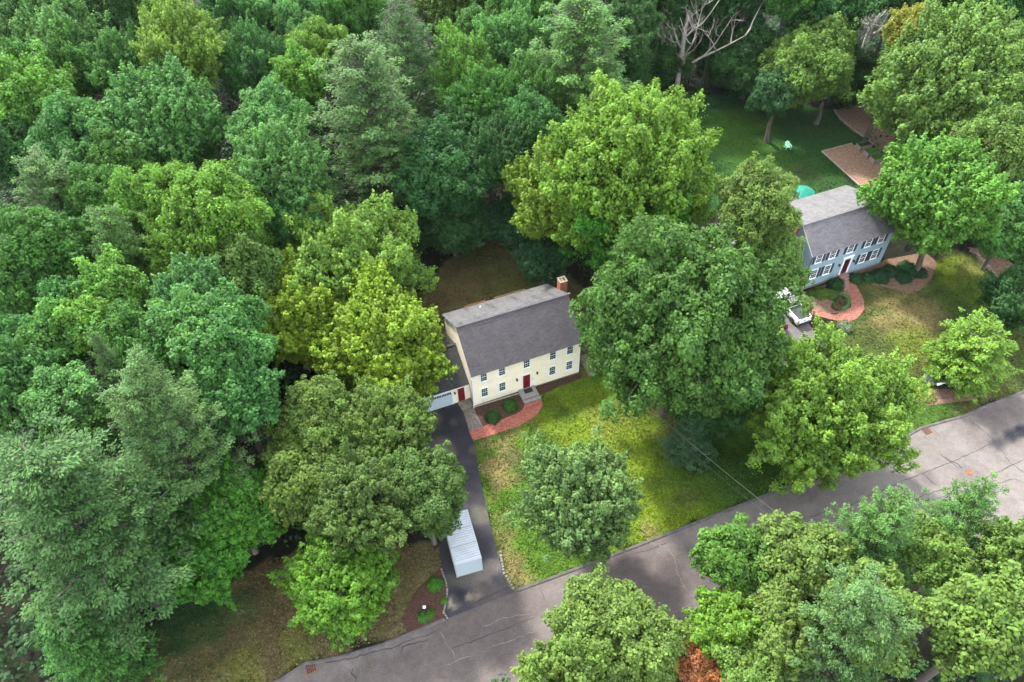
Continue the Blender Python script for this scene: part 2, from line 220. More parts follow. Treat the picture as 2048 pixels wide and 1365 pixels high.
P_BUSH = [(28.76, 108.87), (31.28, 107.92), (34.55, 108.89), (55.79, 102.5)]
P_DEAD = [(26.18, 109.69), (58.44, 120.75), (80.42, 121.64)]
P_DRAIN = [(-17.5, 24.05), (42.2, 46.4)]
P_MAN = [(-12.6, 24.14), (44.52, 41.33), (5.47, 31.62)]
P_PLANT = [(-7.4, 31.06), (-6.55, 29.6), (-8.22, 28.15), (-7.72, 28.41)]
P_LT = [(37.5, 97.5), (45.86, 101.61), (6.36, 34.29)]
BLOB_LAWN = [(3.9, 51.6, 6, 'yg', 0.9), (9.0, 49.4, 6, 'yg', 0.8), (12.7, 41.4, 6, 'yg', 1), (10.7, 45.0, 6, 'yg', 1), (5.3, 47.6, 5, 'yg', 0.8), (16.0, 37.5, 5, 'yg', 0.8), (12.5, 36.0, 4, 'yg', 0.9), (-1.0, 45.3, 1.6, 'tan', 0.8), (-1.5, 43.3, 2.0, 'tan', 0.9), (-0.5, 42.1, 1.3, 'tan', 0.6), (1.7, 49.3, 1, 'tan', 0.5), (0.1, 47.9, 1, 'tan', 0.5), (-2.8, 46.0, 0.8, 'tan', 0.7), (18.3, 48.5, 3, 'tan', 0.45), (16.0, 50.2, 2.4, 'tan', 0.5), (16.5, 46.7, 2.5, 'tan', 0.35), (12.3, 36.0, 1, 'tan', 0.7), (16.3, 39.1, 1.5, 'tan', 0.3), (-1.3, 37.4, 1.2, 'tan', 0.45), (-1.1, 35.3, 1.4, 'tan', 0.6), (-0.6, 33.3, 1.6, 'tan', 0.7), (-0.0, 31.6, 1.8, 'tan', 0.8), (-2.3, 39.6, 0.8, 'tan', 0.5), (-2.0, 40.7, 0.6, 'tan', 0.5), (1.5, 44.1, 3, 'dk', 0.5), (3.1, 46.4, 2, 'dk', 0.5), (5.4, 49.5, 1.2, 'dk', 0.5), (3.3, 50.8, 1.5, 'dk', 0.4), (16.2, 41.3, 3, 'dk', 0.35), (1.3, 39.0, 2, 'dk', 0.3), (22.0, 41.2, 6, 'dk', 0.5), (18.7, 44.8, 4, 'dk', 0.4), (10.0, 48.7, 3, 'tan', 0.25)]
BLOB_B = [(-5.6, 70.2, 4, 'br', 0.6), (-1.3, 67.5, 3, 'br', 0.3), (-8.4, 66.1, 3, 'br', 0.6), (-3.8, 73.8, 3, 'ol', 0.6), (-0.1, 70.0, 4, 'ol', 0.6), (-8.9, 62.9, 2, 'ol', 0.6)]
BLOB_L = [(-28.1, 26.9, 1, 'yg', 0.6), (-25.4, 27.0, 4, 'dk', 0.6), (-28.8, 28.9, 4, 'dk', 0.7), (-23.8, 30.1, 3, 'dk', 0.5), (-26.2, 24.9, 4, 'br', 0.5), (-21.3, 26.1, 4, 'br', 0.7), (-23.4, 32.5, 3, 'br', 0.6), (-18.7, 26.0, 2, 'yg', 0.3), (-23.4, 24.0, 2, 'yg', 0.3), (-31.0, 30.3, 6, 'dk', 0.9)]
BLOB_G = [(33.2, 98.7, 6, 'g2', 0.8), (35.6, 93.1, 5, 'g2', 0.8), (35.0, 103.8, 4, 'g2', 0.6), (36.5, 85.2, 4, 'g2', 0.4), (40.3, 89.4, 3, 'br', 0.2)]
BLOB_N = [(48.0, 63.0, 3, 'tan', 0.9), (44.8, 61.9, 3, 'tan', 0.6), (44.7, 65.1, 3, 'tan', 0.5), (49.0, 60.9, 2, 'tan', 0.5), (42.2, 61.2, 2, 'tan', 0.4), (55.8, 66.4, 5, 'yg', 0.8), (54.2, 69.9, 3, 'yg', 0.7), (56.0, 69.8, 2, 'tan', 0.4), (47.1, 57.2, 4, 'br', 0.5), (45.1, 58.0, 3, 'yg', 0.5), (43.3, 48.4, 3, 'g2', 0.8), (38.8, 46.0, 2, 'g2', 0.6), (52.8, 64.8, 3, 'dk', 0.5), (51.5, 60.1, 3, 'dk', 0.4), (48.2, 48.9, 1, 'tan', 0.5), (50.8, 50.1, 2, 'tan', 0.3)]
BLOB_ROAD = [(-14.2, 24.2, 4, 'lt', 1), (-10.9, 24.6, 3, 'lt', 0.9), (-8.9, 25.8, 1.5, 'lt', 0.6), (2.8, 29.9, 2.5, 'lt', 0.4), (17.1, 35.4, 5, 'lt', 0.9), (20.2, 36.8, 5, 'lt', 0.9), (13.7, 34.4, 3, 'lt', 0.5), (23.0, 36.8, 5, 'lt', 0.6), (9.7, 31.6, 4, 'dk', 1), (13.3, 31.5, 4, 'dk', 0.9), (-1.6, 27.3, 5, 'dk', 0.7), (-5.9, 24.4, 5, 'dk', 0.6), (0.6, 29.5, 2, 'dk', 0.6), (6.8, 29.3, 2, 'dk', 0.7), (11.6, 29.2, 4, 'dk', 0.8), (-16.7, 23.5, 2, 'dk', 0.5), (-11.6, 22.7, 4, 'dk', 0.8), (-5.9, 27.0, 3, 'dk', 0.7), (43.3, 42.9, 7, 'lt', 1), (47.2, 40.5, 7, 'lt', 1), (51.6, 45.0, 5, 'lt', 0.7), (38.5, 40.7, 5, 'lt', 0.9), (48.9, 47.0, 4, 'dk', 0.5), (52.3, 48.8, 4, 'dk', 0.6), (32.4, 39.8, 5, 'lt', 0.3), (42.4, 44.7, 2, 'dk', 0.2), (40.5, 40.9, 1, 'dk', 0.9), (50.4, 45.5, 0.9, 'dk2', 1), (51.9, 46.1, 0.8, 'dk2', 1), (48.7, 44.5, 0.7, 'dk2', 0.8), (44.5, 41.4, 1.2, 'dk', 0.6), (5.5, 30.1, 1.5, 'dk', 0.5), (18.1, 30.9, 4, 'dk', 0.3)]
BLOB_DRIVE = [(-6.7, 48.6, 2.2, 'dk2', 1), (-5.1, 46.1, 2.5, 'dk2', 0.8), (-5.5, 41.9, 3, 'dk2', 0.5), (-3.5, 39.6, 2, 'dk2', 0.5), (-7.1, 45.5, 1.5, 'br', 0.4), (-8.3, 49.3, 1, 'br', 0.4), (-6.4, 48.9, 0.6, 'br', 0.3), (-4.0, 45.4, 0.7, 'br', 0.3), (-3.5, 38.0, 1.2, 'ol', 0.6), (-2.7, 32.4, 1.4, 'lt', 0.9), (-2.3, 33.0, 0.8, 'lt', 0.8), (-5.2, 31.8, 1.5, 'ol', 0.5), (-4.3, 31.3, 1.2, 'lt', 0.3), (-5.7, 29.5, 0.55, 'lt2', 1), (-4.4, 29.9, 0.35, 'lt2', 0.8), (-3.7, 29.9, 0.4, 'lt', 0.8), (-5.2, 30.1, 1, 'dk2', 0.9), (-2.5, 30.3, 2, 'br', 0.25), (-4.1, 30.1, 0.8, 'br', 0.3)]
CRACKS = [[(-18.01, 24.39), (-15.13, 24.57), (-11.0, 25.48), (-8.92, 26.32), (-6.81, 26.92)], [(-7.8, 26.16), (-8.9, 25.89), (-9.82, 25.62), (-10.12, 25.12), (-9.77, 25.03)], [(-14.0, 23.88), (-14.04, 23.48), (-13.62, 23.14), (-13.57, 22.66)], [(-6.29, 28.23), (-4.26, 29.08), (-2.28, 30.04), (-0.71, 30.69)], [(10.81, 33.62), (12.23, 33.98), (14.19, 34.79)], [(12.25, 34.13), (13.69, 34.55)], [(1.88, 30.63), (2.36, 29.46), (2.2, 29.92)], [(19.13, 36.35), (19.84, 34.54)], [(42.45, 43.66), (42.8, 43.0), (43.81, 42.39), (44.16, 41.4)], [(42.81, 43.3), (43.73, 41.81)], [(44.16, 41.4), (45.66, 40.5)], [(26.73, 36.67), (31.88, 38.13), (37.45, 40.45), (43.14, 42.58), (52.11, 46.24)], [(31.1, 35.51), (39.37, 39.01), (45.7, 40.61), (50.52, 42.66)], [(23.77, 32.21), (30.87, 34.75), (39.07, 38.2), (46.67, 40.36)], [(47.09, 47.77), (48.61, 44.99), (48.99, 42.36), (49.88, 41.23)], [(38.42, 44.92), (38.69, 44.07)], [(41.55, 45.74), (42.11, 45.18)], [(43.05, 46.5), (43.34, 45.51)], [(39.22, 43.28), (39.88, 41.8)], [(40.01, 41.34), (40.78, 39.97)], [(52.05, 46.11), (50.78, 45.53)], [(46.53, 40.03), (48.69, 40.53), (49.39, 40.12)], [(21.28, 33.25), (26.33, 35.13)], [(6.12, 26.91), (8.39, 28.04), (9.85, 28.59)], [(15.11, 29.14), (18.44, 30.44)], [(-5.89, 25.27), (-2.5, 26.47), (1.42, 27.9)]]
PALE = [[(-3.36, 27.01), (-1.63, 27.76), (1.08, 28.31)], [(-2.5, 25.4), (-0.36, 26.07), (1.59, 26.71)], [(-6.81, 26.92), (-6.2, 25.7), (-5.68, 25.26), (-5.35, 24.21)], [(-6.27, 24.03), (-5.23, 24.33), (-4.18, 24.72)], [(11.87, 34.75), (13.87, 34.19), (14.37, 32.94), (14.37, 31.49), (14.91, 30.06)], [(14.91, 30.06), (14.04, 30.79)], [(14.25, 35.19), (13.5, 34.81), (13.09, 34.21)], [(-4.37, 30.65), (-4.5, 30.09), (-4.27, 29.62)], [(13.4, 28.05), (17.87, 29.76), (20.21, 30.39)]]

# ------------------------------------------------------------------ helpers
def tag(o, label=None, cat=None, group=None, kind=None):
    if label: o['label'] = label
    if cat: o['category'] = cat
    if group: o['group'] = group
    if kind: o['kind'] = kind
    return o
def empty(name, loc=(0, 0, 0), rz=0.0, label=None, cat=None, group=None):
    o = bpy.data.objects.new(name, None); SC.collection.objects.link(o)
    o.location = loc; o.rotation_euler = (0, 0, rz); o.empty_display_size = .3
    return tag(o, label, cat, group)
def link(name, me, parent=None, loc=None, rz=None, scale=None):
    o = bpy.data.objects.new(name, me); SC.collection.objects.link(o)
    if parent: o.parent = parent
    if loc is not None: o.location = loc
    if rz is not None: o.rotation_euler = (0, 0, rz)
    if scale is not None: o.scale = scale
    return o
def copy_tree(o, parent=None):
    c = o.copy(); SC.collection.objects.link(c); c.parent = parent
    for ch in list(o.children): copy_tree(ch, c)
    return c

class MB:
    def __init__(s): s.v = []; s.f = []; s.m = []
    def add(s, vs, fs, mi=0):
        b = len(s.v); s.v += [tuple(p) for p in vs]; s.f += [tuple(i + b for i in f) for f in fs]; s.m += [mi] * len(fs); return s
    def box(s, x0, x1, y0, y1, z0, z1, mi=0):
        return s.frus(x0, x1, y0, y1, z0, x0, x1, y0, y1, z1, mi)
    def frus(s, x0, x1, y0, y1, z0, X0, X1, Y0, Y1, z1, mi=0):
        return s.add([(x0, y0, z0), (x1, y0, z0), (x1, y1, z0), (x0, y1, z0), (X0, Y0, z1), (X1, Y0, z1), (X1, Y1, z1), (X0, Y1, z1)],
                     [(3, 2, 1, 0), (4, 5, 6, 7), (0, 1, 5, 4), (1, 2, 6, 5), (2, 3, 7, 6), (3, 0, 4, 7)], mi)
    def obox(s, c, hx, hy, hz, mi=0):      # oriented box: centre and three half-axis vectors
        c, hx, hy, hz = map(Vector, (c, hx, hy, hz)); v = []
        for k in (-1, 1):
            for a, b in ((-1, -1), (1, -1), (1, 1), (-1, 1)): v.append(c + hx * a + hy * b + hz * k)
        return s.add(v, [(3, 2, 1, 0), (4, 5, 6, 7), (0, 1, 5, 4), (1, 2, 6, 5), (2, 3, 7, 6), (3, 0, 4, 7)], mi)
    def bar(s, a, b, w, h, up=(0, 0, 1), mi=0):
        a, b, up = Vector(a), Vector(b), Vector(up); t = (b - a); L = t.length; t.normalize()
        x = t.cross(up)
        if x.length < 1e-4: x = Vector((1, 0, 0))
        x.normalize(); y = x.cross(t)
        return s.obox((a + b) / 2, t * L / 2, x * w / 2, y * h / 2, mi)
    def prism(s, poly, z0, z1, mi=0):
        n = len(poly); vs = [(x, y, z0) for x, y in poly] + [(x, y, z1) for x, y in poly]
        return s.add(vs, [tuple(range(n - 1, -1, -1)), tuple(range(n, 2 * n))] + [(i, (i + 1) % n, n + (i + 1) % n, n + i) for i in range(n)], mi)
    def xprism(s, poly, x0, x1, mi=0):     # polygon in (y, z) swept along x
        n = len(poly); vs = [(x0, y, z) for y, z in poly] + [(x1, y, z) for y, z in poly]
        return s.add(vs, [tuple(range(n)), tuple(range(2 * n - 1, n - 1, -1))] + [(i, n + i, n + (i + 1) % n, (i + 1) % n) for i in range(n)], mi)
    def tube(s, pts, rad, n=6, cap=True, mi=0):
        pts = [Vector(p) for p in pts]; vs = []; k = len(pts)
        for i, p in enumerate(pts):
            t = (pts[min(i + 1, k - 1)] - pts[max(i - 1, 0)]).normalized()
            x = t.cross(Vector((0.13, 0.31, 1)) if abs(t.z) < .9 else Vector((1, .2, 0))).normalized(); y = t.cross(x)
            r = rad[i] if isinstance(rad, (list, tuple)) else rad
            for j in range(n):
                a = 2 * math.pi * j / n; vs.append(p + x * (r * math.cos(a)) + y * (r * math.sin(a)))
        fs = [(i * n + j, i * n + (j + 1) % n, (i + 1) * n + (j + 1) % n, (i + 1) * n + j) for i in range(k - 1) for j in range(n)]
        if cap: fs += [tuple(range(n - 1, -1, -1)), tuple(range((k - 1) * n, k * n))]
        return s.add(vs, fs, mi)
    def cyl(s, c, r, h, n=16, axis='z', mi=0):
        c = Vector(c); dd = {'z': Vector((0, 0, 1)), 'x': Vector((1, 0, 0)), 'y': Vector((0, 1, 0))}[axis]
        return s.tube([c - dd * h / 2, c + dd * h / 2], r, n, True, mi)
    def mesh(s, name, mats, smooth=False):
        me = bpy.data.meshes.new(name); me.from_pydata(s.v, [], s.f)
        for m in (mats if isinstance(mats, (list, tuple)) else [mats]): me.materials.append(m)
        if any(s.m): me.polygons.foreach_set('material_index', s.m)
        if smooth: me.polygons.foreach_set('use_smooth', [True] * len(s.f))
        me.update(); return me
    def obj(s, name, mats, parent=None, smooth=False, **k):
        return link(name, s.mesh(name, mats, smooth), parent, **k)

# ------------------------------------------------------------------ materials
class NT:
    def __init__(s, name):
        s.m = bpy.data.materials.new(name); s.m.use_nodes = True; s.t = s.m.node_tree; s.n = s.t.nodes; s.b = s.n['Principled BSDF']
    def new(s, t, **k):
        n = s.n.new(t)
        for a, b in k.items():
            if a.startswith('i_'): n.inputs[a[2:].replace('_', ' ')].default_value = b
            else: setattr(n, a, b)
        return n
    def l(s, a, b): s.t.links.new(a, b)
    def noise(s, co, scale, detail=3, rough=.6):
        n = s.new('ShaderNodeTexNoise', i_Scale=scale, i_Detail=detail, i_Roughness=rough); s.l(co, n.inputs['Vector']); return n.outputs['Fac']
    def ramp(s, fac, a, b, lo=0.0, hi=1.0):
        n = s.new('ShaderNodeMapRange'); s.l(fac, n.inputs[0]); n.inputs[1].default_value = a; n.inputs[2].default_value = b; n.inputs[3].default_value = lo; n.inputs[4].default_value = hi; return n.outputs[0]
    def math(s, op, a, b):
        n = s.new('ShaderNodeMath', operation=op)
        for i, x in enumerate((a, b)):
            if hasattr(x, 'is_output'): s.l(x, n.inputs[i])
            else: n.inputs[i].default_value = x
        return n.outputs[0]
    def mix(s, fac, a, b, blend='MIX'):
        n = s.new('ShaderNodeMix', data_type='RGBA', blend_type=blend)
        for sock, x in ((n.inputs[0], fac), (n.inputs[6], a), (n.inputs[7], b)):
            if hasattr(x, 'is_output'): s.l(x, sock)
            elif isinstance(x, (int, float)): sock.default_value = x
            else: sock.default_value = (*x[:3], 1)
        return n.outputs[2]
    def scale(s, col, f):      # colour times scalar socket
        n = s.new('ShaderNodeVectorMath', operation='SCALE')
        if hasattr(col, 'is_output'): s.l(col, n.inputs[0])
        else: n.inputs[0].default_value = col[:3]
        s.l(f, n.inputs['Scale']); return n.outputs[0]
    def bump(s, h, strength, dist):
        n = s.new('ShaderNodeBump', i_Strength=strength, i_Distance=dist); s.l(h, n.inputs['Height']); s.l(n.outputs[0], s.b.inputs['Normal'])
    def fin(s, col, rough=.8, metal=0, spec=.3):
        if hasattr(col, 'is_output'): s.l(col, s.b.inputs['Base Color'])
        else: s.b.inputs['Base Color'].default_value = (*col[:3], 1)
        s.b.inputs['Roughness'].default_value = rough; s.b.inputs['Metallic'].default_value = metal; s.b.inputs['Specular IOR Level'].default_value = spec
        return s.m
    def co(s, which='Object'):
        return s.new('ShaderNodeTexCoord').outputs[which]
    def pos(s): return s.new('ShaderNodeNewGeometry').outputs['Position']

def simple(name, col, rough=.7, metal=0, spec=.3, var=.18, sc=6.0, fine=40.0):
    t = NT(name); co = t.co()
    f = t.math('MULTIPLY', t.ramp(t.noise(co, sc, 4), .3, .7, 1 - var, 1 + var), t.ramp(t.noise(co, fine, 2), .3, .7, 1 - var * .5, 1 + var * .5))
    return t.fin(t.scale(col, f), rough, metal, spec)

def ground_mat(name, rough=.95, contrast=.35, sc=(0.35, 2.2, 9.0), bump=.04, tint=None, tamt=.3):
    t = NT(name); p = t.pos()
    a = t.new('ShaderNodeAttribute', attribute_name='tint').outputs['Color']
    f = t.ramp(t.noise(p, sc[0], 5, .65), .3, .7, 1 - contrast * .6, 1 + contrast * .6)
    f = t.math('MULTIPLY', f, t.ramp(t.noise(p, sc[1], 5, .7), .3, .7, 1 - contrast, 1 + contrast))
    f = t.math('MULTIPLY', f, t.ramp(t.noise(p, sc[2], 3, .7), .32, .68, 1 - contrast, 1 + contrast))
    c = t.scale(a, f)
    if tint: c = t.mix(t.ramp(t.noise(p, 1.1, 6, .7), .5, .7, 0, tamt), c, tint)
    t.bump(t.noise(p, sc[2], 4, .7), 1.0, bump)
    return t.fin(c, rough, 0, .1)

M = {}
M['ground'] = ground_mat('ground_soil', contrast=.45, bump=.12)
M['lawn'] = ground_mat('lawn_grass', contrast=.42, sc=(.5, 2.6, 9.0), bump=.07, tint=(.04, .05, .012), tamt=.25)
M['asphalt'] = ground_mat('asphalt', contrast=.17, sc=(.22, 1.3, 8.0), bump=.015, rough=.85)
M['mulch'] = simple('bark_mulch', (.046, .022, .015), .95, var=.55, sc=5, fine=14)
M['mulch_tan'] = simple('tan_wood_chips', (.17, .105, .070), .95, var=.4, sc=3, fine=9)
M['mulch_red'] = simple('red_mulch', (.105, .064, .042), .95, var=.45, sc=3, fine=11)
M['gravel'] = simple('grey_gravel', (.11, .095, .08), .95, var=.5, sc=5, fine=22)
M['found'] = simple('pale_stone_strip', (.30, .27, .24), .95, var=.45, sc=4, fine=18)
M['concrete'] = simple('concrete', (.17, .162, .15), .9, var=.2)
M['slab'] = simple('stained_slab', (.13, .115, .09), .9, var=.35, sc=2)
M['mortar'] = simple('mortar', (.20, .11, .085), .95, var=.2)
M['white'] = simple('white_trim_paint', (.70, .74, .78), .5, var=.04)
M['whitedoor'] = simple('garage_door_paint', (.42, .50, .58), .5, var=.04)
M['red'] = simple('red_door_paint', (.15, .004, .008), .4, var=.08)
M['darkred'] = simple('dark_red_door_paint', (.055, .006, .008), .35, var=.1)
M['black'] = simple('black_metal', (.015, .015, .017), .45, .0, .5, var=.2)
M['rubber'] = simple('tyre_rubber', (.02, .02, .02), .9)
M['matblack'] = simple('door_mat', (.022, .02, .02), .95, var=.3)
M['stone'] = simple('edging_stone', (.15, .14, .12), .9, var=.35)
M['timber'] = simple('weathered_timber', (.22, .19, .155), .9, var=.3, sc=3)
M['railwood'] = simple('stained_rail_wood', (.28, .13, .055), .8, var=.25)
M['stairwood'] = simple('red_stained_wood', (.13, .035, .018), .8, var=.2)
M['deckwood'] = simple('grey_deck_boards', (.11, .095, .09), .85, var=.25, sc=2)
M['rust'] = simple('rusty_metal', (.13, .05, .02), .8, var=.5)
M['bark'] = simple('grey_bark', (.085, .075, .062), .95, var=.4, sc=2.5)
M['deadwood'] = simple('bleached_dead_wood', (.23, .21, .185), .9, var=.3, sc=1.5)
M['umbrella'] = simple('teal_canvas', (.004, .12, .09), .8, var=.08)
M['mint'] = simple('mint_plastic', (.33, .72, .48), .45, var=.03)
M['cable'] = simple('cable_grey', (.20, .19, .18), .6)
M['cast'] = simple('cast_iron', (.06, .045, .035), .8, var=.4)
M['carpaint'] = simple('white_car_paint', (.75, .78, .82), .25, 0, .6, var=.02)
M['winepaint'] = simple('dark_wine_car_paint', (.05, .008, .012), .2, 0, .6, var=.05)
M['vinyl'] = simple('black_vinyl_cover', (.022, .024, .028), .5, 0, .4, var=.35, sc=2)
M['tail'] = simple('tail_light_plastic', (.25, .01, .01), .2)
M['tar'] = simple('crack_sealant', (.018, .018, .022), .6, var=.3)
M['dust'] = simple('pale_dried_silt', (.11, .098, .092), .95, var=.35, sc=3)
M['post'] = simple('pole_wood', (.17, .13, .10), .9, var=.3)
def siding(name, col, pitch=.115):
    t = NT(name); co = t.co(); sep = t.new('ShaderNodeSeparateXYZ'); t.l(co, sep.inputs[0])
    saw = t.math('FRACT', t.math('DIVIDE', sep.outputs[2], pitch), 0.0)
    t.bump(saw, .25, .01)
    f = t.math('MULTIPLY', t.ramp(t.noise(co, .9, 4), .3, .7, .94, 1.05), t.ramp(saw, 0, .14, .86, 1.0))
    return t.fin(t.scale(col, f), .6, 0, .3)
M['siding_y'] = siding('cream_clapboard', (.84, .765, .60))
M['siding_b'] = siding('blue_grey_clapboard', (.22, .30, .36))
M['shutter'] = simple('dark_shutter_paint', (.025, .03, .045), .6, var=.1)
def roofmat(name, col, streak=.0, dark=(.05, .05, .055), var=.2):
    t = NT(name); co = t.co()
    br = t.new('ShaderNodeTexVoronoi', i_Scale=1.0); mp = t.new('ShaderNodeMapping'); mp.inputs['Scale'].default_value = (3.2, 6.5, 6.5); t.l(co, mp.inputs[0]); t.l(mp.outputs[0], br.inputs['Vector'])
    sp = t.new('ShaderNodeSeparateXYZ'); t.l(br.outputs['Color'], sp.inputs[0])
    f = t.math('MULTIPLY', t.ramp(sp.outputs[0], 0, 1, 1 - var, 1 + var), t.ramp(t.noise(co, .7, 5), .3, .7, .86, 1.12))
    c = t.scale(col, f)
    if streak:
        m2 = t.new('ShaderNodeMapping'); m2.inputs['Scale'].default_value = (1.1, .16, .3); t.l(co, m2.inputs[0])
        s1 = t.ramp(t.noise(m2.outputs[0], 1.3, 5, .7), .48, .68, 0, streak)
        c = t.mix(s1, c, dark)
    return t.fin(c, .8, 0, .35)
M['roof_front'] = roofmat('violet_grey_shingle', (.047, .042, .047))
M['roof_rear'] = roofmat('weathered_sunlit_shingle', (.055, .054, .056), .95, (.014, .014, .016))  # base lightened to paint in the sun on the rear slope; dark streaks are weathering
M['roof_garage'] = roofmat('charcoal_shingle', (.016, .017, .019), .35, (.07, .06, .05), .3)
M['roof_g2'] = roofmat('grey_shingle_front', (.082, .077, .086))
M['roof_g3'] = roofmat('light_grey_shingle_rear', (.085, .082, .086), .45, (.04, .039, .042))
def glassmat():
    t = NT('window_glass'); return t.fin((.012, .020, .022), .06, 0, .6)
M['glass'] = glassmat()
def brickmat(name, cols):
    t = NT(name); g = t.new('ShaderNodeAttribute', attribute_name='lv').outputs['Fac']; co = t.co()
    c = t.mix(g, cols[0], cols[1]); f = t.ramp(t.noise(co, 30, 3), .3, .7, .8, 1.2)
    return t.fin(t.scale(c, f), .9, 0, .2)
M['brick'] = brickmat('red_brick', ((.19, .055, .035), (.33, .12, .08)))
M['paver'] = brickmat('pink_brick_paver', ((.17, .050, .036), (.29, .10, .075)))
M['paver2'] = brickmat('old_brick_paver', ((.15, .055, .042), (.26, .105, .082)))
def leafmat(name, transl=.30, rough=.65):
    t = NT(name)
    oc = t.new('ShaderNodeObjectInfo').outputs['Color']
    lv = t.new('ShaderNodeAttribute', attribute_name='lv').outputs['Fac']
    hv = t.new('ShaderNodeAttribute', attribute_name='hv').outputs['Fac']
    cn = t.co(); n1 = t.noise(cn, .42, 3, .6); n2 = t.noise(cn, 1.3, 2)
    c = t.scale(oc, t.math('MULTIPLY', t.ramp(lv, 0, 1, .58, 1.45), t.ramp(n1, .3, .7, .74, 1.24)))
    c = t.mix(t.ramp(n2, .45, .7, 0, .45), c, t.mix(1.0, c, (1.2, 1.1, .8), 'MULTIPLY'))
    c = t.mix(t.ramp(hv, .0, 1, 0, .75), c, t.mix(1.0, c, (1.18, 1.10, .78), 'MULTIPLY'))
    t.fin(c, rough, 0, .16)
    tr = t.new('ShaderNodeBsdfTranslucent'); t.l(t.mix(1.0, c, (1.35, 1.5, .5), 'MULTIPLY'), tr.inputs[0])
    mx = t.new('ShaderNodeMixShader', i_Fac=transl); t.l(t.b.outputs[0], mx.inputs[1]); t.l(tr.outputs[0], mx.inputs[2])
    t.l(mx.outputs[0], t.n['Material Output'].inputs[0])
    return t.m
M['leaf'] = leafmat('broad_leaves'); M['needle'] = leafmat('conifer_needles', .15, .65)

# ------------------------------------------------------------------ leaves
rng = np.random.default_rng(7)
def unit(a): return a / np.maximum(np.linalg.norm(a, axis=1, keepdims=True), 1e-9)
def leaf_mesh(name, P, N, S, lv, hv, mat, aspect=.75, along=None, fold=.25):
    """one folded four-point leaf per row"""
    n = len(P); N = unit(N); rnd = rng.normal(size=(n, 3)) if along is None else along
    T = unit(rnd - N * (rnd * N).sum(1, keepdims=True)); B = np.cross(N, T)
    S = S[:, None]
    V = np.empty((n, 4, 3), np.float32)
    V[:, 0] = P - T * S * .5; V[:, 2] = P + T * S * .5
    V[:, 1] = P + B * S * .5 * aspect + N * S * fold * .4 + T * S * .08
    V[:, 3] = P - B * S * .5 * aspect + N * S * fold * .4 + T * S * .08
    me = bpy.data.meshes.new(name); me.vertices.add(n * 4); me.vertices.foreach_set('co', V.ravel())
    me.loops.add(n * 4); me.loops.foreach_set('vertex_index', np.arange(n * 4, dtype=np.int32))
    me.polygons.add(n); me.polygons.foreach_set('loop_start', np.arange(0, n * 4, 4, dtype=np.int32))
    for nm, a in (('lv', lv), ('hv', hv)):
        at = me.attributes.new(nm, 'FLOAT', 'FACE'); at.data.foreach_set('value', np.clip(a, 0, 1).astype(np.float32))
    me.materials.append(mat); me.update(calc_edges=True); return me

def puffs_to_mesh(name, C, PR, A, mat, leaf=.23, dens=1.0, up=.6, el=1.0, inner=None, aspect=.75, tip=0.0):
    """leafy shoots: one clump of leaves per centre C, radius PR, stretched by el along its axis A and narrowing to a tip"""
    cnt = np.maximum(10, (dens * 78 * (PR / .7) ** 2 * (.26 / leaf) ** 2 * (.6 + .4 * el))).astype(int)
    idx = np.repeat(np.arange(len(C)), cnt); n = len(idx); a = A[idx]
    dd = unit(unit(rng.normal(size=(n, 3))) + .5 * a + np.array([0, 0, .25]))
    k = (dd * a).sum(1, keepdims=True); rr = (PR[idx] * rng.uniform(.2, 1.0, n) ** .45 * rng.uniform(.8, 1.15, n))[:, None]
    perp = dd - a * k; narrow = 1 - tip * np.clip(k, 0, 1)
    P = C[idx] + (a * k * el + perp * narrow) * rr
    N = dd * .8 + np.array([0, 0, up]) + rng.normal(size=(n, 3)) * .5
    pv = rng.uniform(0, 1, len(C)); ph = rng.uniform(0, 1, len(C)) ** 2
    lv = .5 + (pv[idx] - .5) * .38 + rng.normal(0, .19, n); hv = ph[idx] * .7 + rng.uniform(0, .35, n)
    S = leaf * rng.uniform(.6, 1.4, n)
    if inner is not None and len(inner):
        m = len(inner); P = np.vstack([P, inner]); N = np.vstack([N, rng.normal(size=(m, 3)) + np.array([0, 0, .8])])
        S = np.concatenate([S, np.full(m, leaf * 2.8)]); lv = np.concatenate([lv, np.full(m, .35)]); hv = np.concatenate([hv, np.full(m, .2)])  # large cards added inside the crown to block light, coloured darker as inner shade
    return leaf_mesh(name, P, N, S, lv, hv, mat, aspect)

def thin(C, mind):
    keep = []; K = np.empty((0, 3))
    for i, c in enumerate(C):
        if len(K) == 0 or ((K - c) ** 2).sum(1).min() > mind[i] ** 2: keep.append(i); K = np.vstack([K, c])
    return np.array(keep, int)

